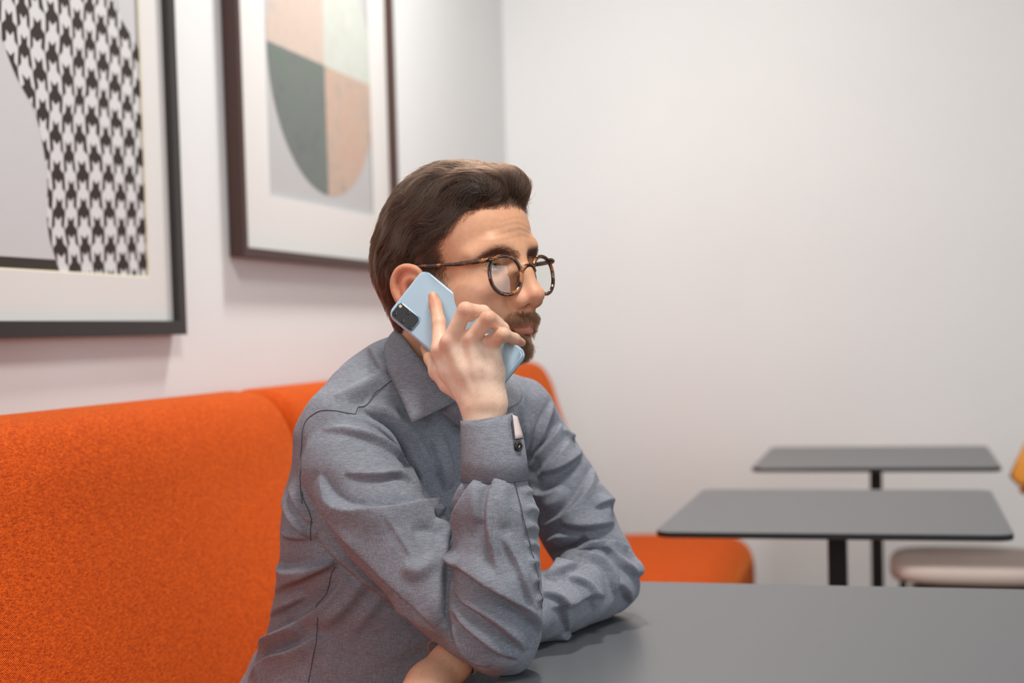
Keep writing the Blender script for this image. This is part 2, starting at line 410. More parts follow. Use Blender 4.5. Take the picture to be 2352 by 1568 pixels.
# ------------------------------------------------------------------ chair at the right edge
def chair():
    M['seat_pad'] = new_mat('taupe_upholstery', srgb(196, 182, 174), 0.8, spec=0.2)
    M['yellow'] = new_mat('mustard_yellow_shell', srgb(226, 150, 38), 0.5)
    c = empty('side_chair', (1.235, 3.86, 0), -ANG, 'chair with mustard yellow backrest, taupe seat and black tube legs', 'chair')
    # local x: towards the backrest, y: into the room
    bm = bmesh.new(); hx, hy = 0.21, 0.215
    ring = []
    for k in range(40):
        a = 2 * math.pi * k / 40; cx, sy = math.cos(a), math.sin(a)
        ring.append((hx * math.copysign(abs(cx) ** 0.55, cx), hy * math.copysign(abs(sy) ** 0.55, sy)))
    V = []; levels = [(0.90, 0.425), (0.975, 0.428), (1.0, 0.440), (0.995, 0.456), (0.96, 0.466), (0.80, 0.470), (0.4, 0.466)]
    for k, z in levels:
        for x, y in ring: V.append((x * k, y * k, z))
    n = 40; Fc = [tuple(range(n))[::-1], tuple((len(levels) - 1) * n + k for k in range(n))]
    for i in range(len(levels) - 1):
        for k in range(n): Fc.append((i * n + k, i * n + (k + 1) % n, (i + 1) * n + (k + 1) % n, (i + 1) * n + k))
    bm.free(); mesh_obj('seat', V, Fc, M['seat_pad'], c, True)
    # curved backrest
    V = []; Fc = []; nu, nv = 16, 10
    for side in (0, 1):
        for j in range(nv + 1):
            for i in range(nu + 1):
                a = -1 + 2 * i / nu; b = -1 + 2 * j / nv
                ex = math.copysign(abs(a), a); wv = 0.20 * (1 - 0.16 * abs(b) ** 3)
                hv = 0.085 * (1 - 0.25 * abs(a) ** 4)
                x = 0.178 - 0.03 * a * a + 0.03 * b + (0.012 if side else 0); V.append((x, wv * a, 0.735 + hv * b))
    m = (nu + 1) * (nv + 1)
    for j in range(nv):
        for i in range(nu):
            q = j * (nu + 1) + i; Fc.append((q, q + nu + 1, q + nu + 2, q + 1)); Fc.append((m + q, m + q + 1, m + q + nu + 2, m + q + nu + 1))
    bd = [i for i in range(nu + 1)] + [j * (nu + 1) + nu for j in range(1, nv + 1)] + [nv * (nu + 1) + i for i in range(nu - 1, -1, -1)] + [j * (nu + 1) for j in range(nv - 1, 0, -1)]
    for k in range(len(bd)):
        a, b = bd[k], bd[(k + 1) % len(bd)]; Fc.append((a, b, m + b, m + a))
    mesh_obj('backrest', V, Fc, M['yellow'], c, True)
    r = 0.010
    for s in (-1, 1):
        tube('leg', catmull([(-0.20, .195 * s, 0.005), (-0.175, .18 * s, 0.36), (-0.155, .175 * s, 0.405), (-0.10, .17 * s, 0.417), (0.14, .17 * s, 0.417)], 6), r, M['black_metal'], c)
        tube('leg', catmull([(0.23, .195 * s, 0.005), (0.195, .185 * s, 0.38), (0.185, .183 * s, 0.50), (0.20, .18 * s, 0.64), (0.22, .15 * s, 0.70)], 6), r, M['black_metal'], c)
    tube('crossbar', [(-0.02, -.17, 0.417), (-0.02, .17, 0.417)], r, M['black_metal'], c)
    return c
chair()
#PERSON

# ------------------------------------------------------------------ the seated man: distance-field modelling
def v3(p): return np.asarray(p, float)
def rc(a, b, ra, rb, k=0.006, op='u', sp=0):
    a, b = v3(a), v3(b); ba = b - a; bb = max(ba @ ba, 1e-12)
    def fn(p):
        pa = p - a; h = np.clip(pa @ ba / bb, 0, 1)
        return np.linalg.norm(pa - h[:, None] * ba, axis=1) - (ra + (rb - ra) * h)
    return (op, k, fn, sp)
def el(c, r, k=0.006, op='u', sp=0, ax=None):
    c, r = v3(c), v3(r); Mx = None if ax is None else np.array(ax, float)
    def fn(p):
        q = p - c
        if Mx is not None: q = q @ Mx.T
        k0 = np.linalg.norm(q / r, axis=1); k1 = np.linalg.norm(q / (r * r), axis=1)
        return k0 * (k0 - 1.0) / np.maximum(k1, 1e-9)
    return (op, k, fn, sp)
def chain(pts, k=0.006, op='u', sp=0, kk=None):
    return [rc(pts[i][0], pts[i + 1][0], pts[i][1], pts[i + 1][1], k, op, sp) for i in range(len(pts) - 1)]
def pxc(pts, k=0.006, op='u'):
    """pts (px, py, Y, radius in px)"""
    q = [(W(x, y, Y), RP(r, Y)) for x, y, Y, r in pts]
    return chain(q, k, op)
# head frame
HYAW, HPIT, HROL = math.radians(50), math.radians(6), math.radians(0.8)
HO = np.array([-0.0565, 1.70, 1.174]); HSC = 0.957e-3
_F = np.array([math.sin(HYAW) * math.cos(HPIT), -math.cos(HYAW) * math.cos(HPIT), math.sin(HPIT)])
_L = np.array([math.cos(HYAW), math.sin(HYAW), 0.0]); _U = np.cross(_F, _L)
_L, _U = math.cos(HROL) * _L + math.sin(HROL) * _U, math.cos(HROL) * _U - math.sin(HROL) * _L
HM = np.stack([_F, _L, _U])          # rows: forward, left, up
def to_head(p): return (p - HO) @ HM.T / HSC
def HW(q): return HO + HSC * (v3(q) @ HM)
# a prim's space: 0 world metres, 1 head millimetres mirrored, 2 head millimetres
class Field:
    def __init__(s, prims): s.pr = prims
    def __call__(s, p, sel=None):
        h1 = h2 = None; d = None
        for i, (op, k, fn, sp) in enumerate(s.pr):
            if sel is not None and not sel[i]: continue
            if sp == 0: v = fn(p)
            else:
                if h2 is None: h2 = to_head(p); h1 = h2.copy(); h1[:, 1] = np.abs(h1[:, 1])
                v = fn(h1 if sp == 1 else h2) * HSC
            if d is None: d = v if op == 'u' else np.full(len(p), 1.0); continue
            if op == 'u':
                h = np.maximum(k - np.abs(d - v), 0) / k; d = np.minimum(d, v) - h * h * k * 0.25
            else:
                h = np.maximum(k - np.abs(d + v), 0) / k; d = np.maximum(d, -v) + h * h * k * 0.25
        return d if d is not None else np.full(len(p), 1.0)
    def each(s, p):
        out = []; h2 = to_head(p); h1 = h2.copy(); h1[:, 1] = np.abs(h1[:, 1])
        for op, k, fn, sp in s.pr: out.append(fn(p) if sp == 0 else fn(h1 if sp == 1 else h2) * HSC)
        return np.array(out)
    def grad(s, p, e=0.0008):
        g = np.stack([s(p + d) - s(p - d) for d in np.eye(3) * e], 1)
        return g / (np.linalg.norm(g, axis=1)[:, None] + 1e-12)
    def trace(s, px, py, y0=1.35, y1=2.3):
        """distance Y at which the photo ray meets the surface"""
        px = np.atleast_1d(px).astype(float); py = np.atleast_1d(py).astype(float)
        d = _f[None] + (px - CXP)[:, None] / FPX * _r - (py - CYP)[:, None] / FPX * _u
        t = y0 / d[:, 1]; ln = np.linalg.norm(d, axis=1)
        for _ in range(60): t = t + 0.8 * s(CAM + d * t[:, None]) / ln
        return CAM + d * t[:, None]
def polygonise(field, lo, hi, h, nb=20):
    lo, hi = v3(lo), v3(hi); nblk = np.ceil((hi - lo) / (h * nb)).astype(int)
    gi = np.stack(np.meshgrid(*[np.arange(n) for n in nblk], indexing='ij'), -1).reshape(-1, 3)
    half = h * nb * 0.5 * math.sqrt(3) + 2 * h
    cen = lo + (gi + 0.5) * h * nb
    fc = np.concatenate([field(c) for c in np.array_split(cen, max(1, len(cen) // 20000))])
    keep = np.abs(fc) < half * 1.25 + 0.01
    gi, cen = gi[keep], cen[keep]
    kk = np.array([p[1] for p in field.pr]); S = nb + 2
    ax = np.arange(-1, nb + 1); off = np.stack(np.meshgrid(ax, ax, ax, indexing='ij'), -1).reshape(-1, 3)
    G = (nblk * nb + 4).astype(np.int64)
    def work(b):
        ev = field.each(cen[b:b + 1])[:, 0]
        sel = ev < half + kk + 0.012
        if not sel.any(): return None
        g = gi[b] * nb + off
        v = field(lo + g * h, sel).reshape(S, S, S)
        if v.min() > 0 or v.max() < 0: return None
        sg = v < 0
        cv = np.zeros((S - 1,) * 3 + (3,)); cn = np.zeros((S - 1,) * 3)
        for a in range(3):
            s0 = [slice(None)] * 3; s1 = [slice(None)] * 3; s0[a] = slice(0, -1); s1[a] = slice(1, None)
            va, vb = v[tuple(s0)], v[tuple(s1)]; cr = sg[tuple(s0)] != sg[tuple(s1)]
            t = np.where(cr, va / np.where(cr, va - vb, 1.0), 0.0)
            o = [x for x in range(3) if x != a]
            for i in (0, 1):
                for j in (0, 1):
                    sl = [None] * 3; sl[a] = slice(None); sl[o[0]] = slice(i, S - 1 + i); sl[o[1]] = slice(j, S - 1 + j)
                    c = cr[tuple(sl)]; tt = t[tuple(sl)]
                    cn += c; cv[..., a] += np.where(c, tt, 0); cv[..., o[0]] += c * i; cv[..., o[1]] += c * j
        act = cn > 0
        ci = np.argwhere(act); pos = cv[act] / cn[act][:, None] + ci
        gc = gi[b] * nb + ci - 1
        key = ((gc[:, 0] + 2) * G[1] + gc[:, 1] + 2) * G[2] + gc[:, 2] + 2
        P = lo + (gi[b] * nb + pos - 1) * h
        quads = []
        for a in range(3):
            o = [x for x in range(3) if x != a]
            sl0 = [slice(1, S - 1)] * 3; sl1 = [slice(1, S - 1)] * 3; sl1[a] = slice(2, S)
            A, B = sg[tuple(sl0)], sg[tuple(sl1)]
            e = np.argwhere(A != B)
            if not len(e): continue
            flip = A[tuple(e.T)]
            e = e + gi[b] * nb
            def kf(d0, d1):
                c = e.copy(); c[:, o[0]] += d0; c[:, o[1]] += d1
                return ((c[:, 0] + 2) * G[1] + c[:, 1] + 2) * G[2] + c[:, 2] + 2
            q = np.stack([kf(-1, -1), kf(0, -1), kf(0, 0), kf(-1, 0)], 1)
            if a == 1: flip = ~flip
            q[~flip] = q[~flip][:, ::-1]
            quads.append(q)
        return key, P, (np.concatenate(quads) if quads else np.zeros((0, 4), np.int64))
    with ThreadPoolExecutor(4) as ex: res = [r for r in ex.map(work, range(len(gi))) if r is not None]
    K = np.concatenate([r[0] for r in res]); P = np.concatenate([r[1] for r in res]); Q = np.concatenate([r[2] for r in res])
    uk, idx = np.unique(K, return_index=True); P = P[idx]
    fi = np.searchsorted(uk, Q); fi = np.minimum(fi, len(uk) - 1); ok = (uk[fi] == Q).all(1)
    return P, fi[ok]
def smooth_mesh(P, Fq, it=1, lam=0.5):
    n = len(P)
    a = Fq.reshape(-1); b = np.roll(Fq, -1, 1).reshape(-1)
    i = np.concatenate([a, b]); j = np.concatenate([b, a]); cnt = np.bincount(i, minlength=n).astype(float)
    for _ in range(it):
        acc = np.stack([np.bincount(i, weights=P[j, c], minlength=n) for c in range(3)], 1) / np.maximum(cnt, 1)[:, None]
        P = P + lam * (acc - P)
    return P
def vnormals(P, Q):
    n = np.cross(P[Q[:, 2]] - P[Q[:, 0]], P[Q[:, 3]] - P[Q[:, 1]]); N_ = np.zeros_like(P)
    for c in range(3):
        acc = np.zeros(len(P))
        for k in range(4): acc += np.bincount(Q[:, k], weights=n[:, c], minlength=len(P))
        N_[:, c] = acc
    return N_ / (np.linalg.norm(N_, axis=1)[:, None] + 1e-12)
def biggest(P, Q):
    """keep the largest connected piece of a mesh"""
    lab = np.arange(len(P))
    for _ in range(400):
        m = lab[Q].min(1); new = lab.copy()
        for k in range(4): np.minimum.at(new, Q[:, k], m)
        new = new[new]; new = new[new]
        if (new == lab).all(): break
        lab = new
    k = np.bincount(lab, minlength=len(P)).argmax(); keep = lab == k; mp = np.cumsum(keep) - 1
    return P[keep], mp[Q[keep[Q[:, 0]]]]
def quad_mesh(name, P, Q, mat, parent=None, col=None):
    me = bpy.data.meshes.new(name); me.vertices.add(len(P)); me.vertices.foreach_set('co', P.astype(np.float32).ravel())
    me.loops.add(len(Q) * 4); me.loops.foreach_set('vertex_index', Q.astype(np.int32).ravel())
    me.polygons.add(len(Q)); me.polygons.foreach_set('loop_start', np.arange(0, len(Q) * 4, 4, dtype=np.int32))
    try: me.polygons.foreach_set('loop_total', np.full(len(Q), 4, np.int32))
    except Exception: pass
    me.update(calc_edges=True); me.validate()
    me.polygons.foreach_set('use_smooth', np.ones(len(me.polygons), bool))
    if col is not None:
        at = me.color_attributes.new('Col', 'FLOAT_COLOR', 'POINT')
        at.data.foreach_set('color', np.concatenate([col, np.ones((len(col), 1))], 1).astype(np.float32).ravel())
    o = bpy.data.objects.new(name, me); COL.objects.link(o); me.materials.append(mat)
    if parent: o.parent = parent
    return o

# ---------------- skin: head, neck, arms and hands in one surface
def h1(c, r, k=8, op='u', ax=None): return el(c, r, k * HSC, op, 1, ax)
def h2(c, r, k=8, op='u', ax=None): return el(c, r, k * HSC, op, 2, ax)
def hr(a, b, ra, rb, k=8, op='u', sp=1): return rc(a, b, ra, rb, k * HSC, op, sp)
def hch(pts, k=6, op='u', sp=1): return [rc(pts[i][:3], pts[i + 1][:3], pts[i][3], pts[i + 1][3], k * HSC, op, sp) for i in range(len(pts) - 1)]
head = [
    h1((-3, 0, 50), (100, 76, 80), 10), h1((-26, 0, 42), (82, 75, 74), 20), h1((30, 0, 62), (66, 66, 58), 20),
    h1((58, 0, 18), (38, 59, 44), 16), h1((58, 0, -42), (35, 43, 42), 18), h1((56, 40, -14), (26, 24, 21), 18),
    hr((12, 58, -8), (14, 50, -58), 14, 14, 18), hr((14, 50, -58), (66, 14, -80), 15, 13, 18), h1((72, 0, -83), (17, 21, 15), 14),
    h1((34, 0, -60), (46, 44, 30), 20), h1((42, 50, -38), (26, 14, 30), 18),
    # brow ridge
    hr((91, 6, 33), (86, 34, 37), 9.5, 8.5, 12), hr((86, 34, 37), (70, 54, 28), 8.5, 7, 12),
    # eye sockets, lids
    h1((97, 31, 14), (18, 20, 14), 12, 's'), h1((71.5, 32, 14), (15, 15.5, 14.5), 4),
    hr((84, 18, 12), (79, 44, 11), 1.0, 0.6, 4, 'u'),
    h1((83.5, 33.5, 13.6), (8, 14.0, 3.9), 2.5, 's'), hr((84.5, 22, 18.2), (85, 33, 19.0), 1.6, 2.0, 3), hr((85, 33, 19.0), (79, 46, 15.5), 2.0, 1.2, 3), hr((85, 30, 9.0), (80, 45, 10.5), 1.3, 1.0, 3),
    # nose
    hr((94, 0, 24), (104, 0, 2), 8.0, 8.2, 12), hr((104, 0, 2), (114.5, 0, -25), 8.2, 10.0, 8),
    h1((114.5, 0, -27), (11, 11.5, 9.5), 6), hr((88, 12, 4), (100, 12, -26), 7, 8, 12), h1((102, 14, -32), (11, 8.5, 8.5), 6),
    hr((112, 0, -35), (100, 0, -41), 5.5, 6, 6), h1((106, 8, -41.5), (7.5, 4.2, 6), 2.5, 's'),
    # nasolabial fold
    hr((97, 24, -36), (86, 33, -62), 2.2, 1.5, 7, 's'),
    # mouth
    h1((87, 0, -53), (17, 26, 14), 10), hr((98, 4, -58.5), (83, 26, -64), 4.4, 2.4, 4), hr((98, 0, -59), (97, 5, -58.5), 4.2, 4.4, 4),
    hr((96.5, 0, -69), (83, 24, -65.5), 5.6, 2.6, 4), hr((104, 0, -63.8), (83, 30, -64.5), 1.2, 1.0, 2.2, 's'),
    h1((96, 0, -79), (6, 18, 5), 8, 's'),
]
# forehead furrows
for z, a in ((52, 0.9), (61, 0.8), (69, 0.5)):
    pts = [(104 - (y / 13.0) ** 2 * 0.9 - (z - 52) * .30, y, z - abs(y) * .05 + 3 * math.sin(y * .06 + z)) for y in (-44, -30, -15, 0, 15, 30, 44)]
    FUR = globals().setdefault('FUR', []); FUR.append((pts, a))
ear = hch([tuple(v) for v in catmull([(5, 74, 2, 3.6), (8, 77, 12, 3.4), (3, 81, 22, 3.4), (-9, 86, 26.5, 3.6), (-21, 89, 23, 3.6), (-29, 90.5, 10, 3.7), (-28, 89, -6, 3.8), (-20, 85, -21, 4.2), (-9, 80, -32, 5.2), (1, 76, -28, 4.5)], 3)], 3)
ear += hch([tuple(v) for v in catmull([(-6, 81, 16, 2.2), (-15, 84, 8, 2.8), (-17, 84, -6, 2.8), (-10, 82, -17, 3.0), (2, 78, -16, 3.2)], 3)], 4)
ear += [h1((-12, 82, -2), (17, 5.5, 26), 6, 'u'), h1((-3, 87, -3), (9, 8, 12), 4, 's'), hr((7, 76, -3), (7, 78, -8), 4, 3.5, 3)]
neck = [rc(HW((-22, 0, -28)), np.array([-0.128, 1.785, 1.00]), 0.054, 0.050, 0.03), rc(HW((12, 0, -62)), np.array([-0.088, 1.748, 1.065]), 0.030, 0.030, 0.03)]
# hidden torso and arms, kept inside the shirt
inner = pxc([(830, 1040, 1.70, 60), (1170, 985, 1.91, 55)], 0.04) + [rc(np.array([-0.125, 1.785, 1.0]), W(870, 1250, 1.84), 0.055, 0.07, 0.04), rc(W(870, 1250, 1.84), W(830, 1500, 1.85), 0.07, 0.08, 0.04)]
inner += pxc([(815, 1080, 1.67, 66), (1120, 1420, 1.585, 58), ], 0.01) + pxc([(1120, 1430, 1.580, 58), (1135, 1180, 1.572, 54), (1112, 990, 1.583, 38)], 0.015)
inner += pxc([(1200, 985, 1.92, 52), (1340, 1240, 1.905, 40), (1388, 1340, 1.875, 38)], 0.02) + pxc([(1388, 1342, 1.874, 38), (1220, 1405, 1.745, 38), (1100, 1465, 1.66, 40), (1035, 1522, 1.615, 44)], 0.015)
# right hand on the phone
hand = pxc([(1100, 985, 1.583, 37), (1098, 930, 1.584, 37)], 0.008) + pxc([(1124, 985, 1.583, 36), (1127, 925, 1.584, 36)], 0.008)
kp = 0.008
hand += pxc([(1088, 925, 1.586, 33), (1032, 850, 1.590, 24), (1010, 806, 1.592, 20)], kp) + pxc([(1105, 920, 1.583, 33), (1068, 850, 1.580, 25), (1032, 787, 1.579, 21)], kp)
hand += pxc([(1118, 918, 1.583, 33), (1100, 850, 1.578, 25), (1081, 780, 1.576, 21)], kp) + pxc([(1130, 925, 1.585, 33), (1133, 855, 1.584, 25), (1128, 790, 1.585, 21)], kp)
hand += pxc([(1075, 850, 1.598, 30), (1105, 835, 1.598, 30)], 0.01) + pxc([(1104, 786, 1.586, 19), (1112, 830, 1.588, 22)], 0.01) + pxc([(1056, 790, 1.584, 17), (1060, 830, 1.586, 22)], 0.01) + pxc([(1020, 800, 1.592, 16), (1040, 840, 1.592, 20)], 0.01)
kf = 0.0035
hand += pxc([(1010, 806, 1.592, 20), (1008, 741, 1.607, 15.8), (1000, 700, 1.621, 14.2), (993.5, 679, 1.6245, 10.4)], kf)
hand += pxc([(1032, 787, 1.579, 20), (1069, 711, 1.567, 17.5), (1110, 716, 1.590, 15), (1148, 742, 1.615, 12.5)], kf)
hand += pxc([(1081, 780, 1.576, 20), (1121, 730, 1.561, 17), (1154, 754, 1.585, 14.5), (1172, 779, 1.604, 12)], kf)
hand += pxc([(1128, 790, 1.585, 20), (1156, 767, 1.563, 14.6), (1182, 778, 1.580, 12.6), (1199, 787, 1.595, 9.4)], kf)
hand += pxc([(1080, 915, 1.597, 26), (1030, 880, 1.602, 22), (1004, 853, 1.607, 18.5), (988, 824, 1.626, 13.5), (976, 800, 1.652, 11)], 0.005)
# knuckles
for x, y, Y, r in ((1028, 783, 1.5735, 11), (1079, 775, 1.5705, 11), (1126, 784, 1.5775, 9), (1009, 803, 1.5850, 10)):
    hand += pxc([(x, y, Y, r), (x + 2, y + 5, Y + .001, r)], 0.006)
# extensor tendons
hand += pxc([(1032, 800, 1.5745, 5), (1090, 905, 1.571, 4)], 0.007) + pxc([(1080, 795, 1.571, 5), (1103, 905, 1.570, 4)], 0.007)
# left hand, hanging relaxed past the table edge
lh = pxc([(1035, 1522, 1.615, 46), (985, 1572, 1.590, 50), (945, 1618, 1.572, 44)], 0.012)
for i, (a, b, c, d, r) in enumerate((((927, 1635), (873, 1695), (860, 1745), (870, 1780), 17), ((940, 1645), (893, 1713), (880, 1763), (891, 1800), 18), ((953, 1653), (915, 1723), (903, 1767), (913, 1803), 17), ((963, 1657), (935, 1727), (927, 1761), (933, 1789), 15))):
    Y0 = 1.552 + .012 * i
    lh += pxc([(a[0], a[1], Y0 + .008, r + 8), (b[0], b[1], Y0, r + 3)], 0.008) + pxc([(b[0], b[1], Y0, r), (c[0], c[1], Y0 + .006, r - 2), (d[0], d[1], Y0 + .022, r - 5)], 0.004)
lh += pxc([(940, 1615, 1.555, 28), (903, 1635, 1.535, 21), (870, 1675, 1.530, 16), (855, 1707, 1.536, 12)], 0.006)
skin_field = Field(head + ear + neck + inner + hand + lh)
for pts, a in FUR:
    pass
P, Q = polygonise(skin_field, (-0.36, 1.42, 0.56), (0.24, 2.02, 1.34), 0.0017)
P, Q = biggest(P, Q); P = smooth_mesh(P, Q, 1, 0.5)
q = to_head(P); fdep = np.zeros(len(P))
for z, a, l0, ph in ((46, 0.34, 46, 0.3), (53, 0.42, 40, 1.2), (60, 0.34, 36, 2.0), (68, 0.25, 30, 0.5)):
    zz = z - 0.10 * np.abs(q[:, 1]) + 1.6 * np.sin(q[:, 1] * 0.07 + ph); d = q[:, 2] - zz
    fdep += a * (0.5 * np.exp(-((d - 3.2) / 2.4) ** 2) - np.exp(-(d / 1.1) ** 2)) * np.exp(-(q[:, 1] / l0) ** 4) * (q[:, 0] > 66)
P = P + (P - HW((40, 0, 50))) / np.linalg.norm(P - HW((40, 0, 50)), axis=1)[:, None] * (fdep * HSC)[:, None]
def sm(x, a, b): t = np.clip((x - a) / (b - a), 0, 1); return t * t * (3 - 2 * t)
def blob(q, c, r): return np.exp(-(((q - np.array(c)) / np.array(r)) ** 2).sum(1))
def lin(r, g, b): return np.array(srgb(r, g, b)[:3])
SK = lin(213, 159, 125); RED = lin(205, 120, 98); LIP = lin(186, 104, 92); PALE = lin(232, 190, 162)
q = to_head(P); qa = q.copy(); qa[:, 1] = np.abs(q[:, 1])
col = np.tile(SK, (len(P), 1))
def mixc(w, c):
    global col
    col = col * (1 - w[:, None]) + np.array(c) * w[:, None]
nearhead = sm(q[:, 2], -150, -120)
mixc(0.55 * blob(qa, (112, 6, -30), (16, 14, 12)) * nearhead, RED)
mixc(0.40 * blob(qa, (66, 44, -22), (24, 20, 20)) * nearhead, RED)
mixc(0.65 * blob(qa, (-12, 88, 4), (22, 14, 36)) * nearhead, lin(214, 122, 98))
lipw = np.maximum(blob(qa, (96, 0, -60.5), (9, 24, 4.2)), blob(qa, (95, 0, -69), (9, 21, 5.2)))
mixc(np.clip(lipw * 1.5, 0, 0.9) * sm(q[:, 0], 74, 82), LIP)
mixc(0.45 * blob(qa, (84, 32, 4), (10, 16, 6)), lin(196, 128, 106))
# stubble shadow of the beard roots (colour of the hair in the skin)
bw = np.maximum(sm(-q[:, 2], 70, 84) * sm(q[:, 0], 40, 62), blob(qa, (96, 14, -49), (16, 18, 7)))
mixc(np.clip(bw, 0, 1) * 0.55 * nearhead, lin(120, 84, 58))
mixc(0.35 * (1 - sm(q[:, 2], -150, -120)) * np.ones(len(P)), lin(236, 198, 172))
mixc(0.85 * np.clip(1.4 * blob(P, W(1085, 850, 1.585), (0.06, 0.035, 0.085)), 0, 1), lin(246, 216, 194))  # right hand: paler skin, plus the stronger light on it painted in
# knuckles and finger ends
for x, y, Y in ((1028, 783, 1.572), (1079, 775, 1.570), (1126, 786, 1.576), (1009, 803, 1.583), (1069, 706, 1.56), (1121, 722, 1.555)):
    mixc(0.30 * blob(P, W(x, y, Y), (0.009, 0.02, 0.008)), lin(214, 128, 104))
for x, y, Y in ((994, 684, 1.615), (1201, 789, 1.585)):
    mixc(0.5 * blob(P, W(x, y, Y), (0.008, 0.02, 0.010)), lin(210, 126, 100))
mixc(0.55 * blob(P, W(993, 671, 1.612), (0.0032, 0.012, 0.0042)), lin(240, 206, 190))

def skin_mat():
    m = new_mat('skin', (0.7, 0.4, 0.28, 1), 0.48, spec=0.4, Subsurface_Weight=0.18, Subsurface_Scale=0.006)
    m.node_tree.nodes['Principled BSDF'].inputs['Subsurface Radius'].default_value = (1.0, 0.35, 0.18)
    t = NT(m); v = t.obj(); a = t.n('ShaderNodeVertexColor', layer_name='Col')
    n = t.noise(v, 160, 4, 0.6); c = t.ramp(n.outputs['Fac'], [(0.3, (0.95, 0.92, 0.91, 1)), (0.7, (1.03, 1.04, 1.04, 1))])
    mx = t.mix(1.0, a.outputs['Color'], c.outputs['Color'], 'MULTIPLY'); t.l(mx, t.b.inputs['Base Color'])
    n2 = t.noise(v, 900, 3, 0.6); t.bump(n2.outputs['Fac'], 0.22, 0.0008); return m
M['skin'] = skin_mat()
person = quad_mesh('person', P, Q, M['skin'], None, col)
tag(person, 'bearded man in a grey shirt and glasses, seated, holding a phone to his ear', 'person')
print('skin', len(P), len(Q))

# ---------------- shirt
def shirt_mat(name='grey_chambray', base=(127, 130, 139)):
    m = new_mat(name, srgb(*base), 0.85, spec=0.2, Sheen_Weight=0.05, Sheen_Roughness=0.5); t = NT(m); v = t.obj()
    a = t.noise(t.mapping(v, (1900, 1900, 130)), 1.0, 2, 0.5); b = t.noise(t.mapping(v, (130, 130, 1900)), 1.0, 2, 0.5); c0 = t.noise(v, 1100, 2)
    f = t.math('ADD', t.math('MULTIPLY', a.outputs['Fac'], 0.4), t.math('MULTIPLY', b.outputs['Fac'], 0.4)); f = t.math('ADD', f, t.math('MULTIPLY', c0.outputs['Fac'], 0.2))
    d = [x * 0.80 for x in base]; e = [min(255, x * 1.22) for x in base]
    c = t.ramp(f, [(0.36, srgb(*d)), (0.5, srgb(*base)), (0.64, srgb(*e))]); t.l(c.outputs['Color'], t.b.inputs['Base Color'])
    t.bump(f, 0.25, 0.0006); return m
M['shirt'] = shirt_mat()
TF = np.array([0.763, -0.646, 0.0]); TS = np.array([0.646, 0.763, 0.0]); TU = np.array([0, 0, 1.0])
def tilt(a):
    F2 = TF * math.cos(a) - TU * math.sin(a); U2 = TU * math.cos(a) + TF * math.sin(a); return np.stack([F2, TS, U2])
torso = pxc([(792, 1010, 1.700, 100), (980, 985, 1.80, 98), (1180, 975, 1.915, 92)], 0.03)
torso += pxc([(975, 880, 1.765, 100), (800, 985, 1.71, 98)], 0.03) + pxc([(1020, 900, 1.79, 82), (1185, 950, 1.915, 80)], 0.03)
torso += [el(W(905, 1200, 1.80), (0.118, 0.158, 0.24), 0.03, ax=tilt(0.16)), el(W(882, 1460, 1.825), (0.125, 0.160, 0.22), 0.02, ax=tilt(0.1)), el(W(806, 1640, 1.84), (0.138, 0.168, 0.13), 0.05, ax=tilt(0))]
rsl = pxc([(795, 1070, 1.665, 104), (900, 1212, 1.630, 114), (1035, 1372, 1.592, 103), (1105, 1432, 1.580, 95)], 0.005)
rfo = pxc([(1140, 1446, 1.573, 97), (1140, 1310, 1.566, 102), (1139, 1185, 1.566, 93), (1137, 1118, 1.569, 74), (1133, 1085, 1.572, 62), (1128, 1010, 1.577, 48)], 0.006) + pxc([(1140, 1440, 1.573, 96), (1160, 1476, 1.573, 70)], 0.02)
lsl = pxc([(1196, 965, 1.925, 84), (1285, 1125, 1.915, 90), (1368, 1290, 1.89, 88), (1392, 1334, 1.872, 76)], 0.006)
lfo = pxc([(1392, 1335, 1.872, 76), (1245, 1392, 1.742, 80), (1125, 1442, 1.645, 66), (1082, 1478, 1.630, 60)], 0.006)
base_shirt = torso + rsl + rfo + lsl + lfo
BF = Field(base_shirt)
FOLDS = []
def fold(pts, r, amp, kind='r', n=5):
    """'r' ridge / crease, 's' overlapping fold: cloth raised on the upper / right side of the line and dropping sharply on the other; r, amp in mm"""
    c = np.array(catmull(pts, n)); S = BF.trace(c[:, 0], c[:, 1]); S = S[S[:, 1] < 2.2]
    if len(S) > 2: FOLDS.append((S, BF.grad(S), r / 1000, amp / 1000, kind))
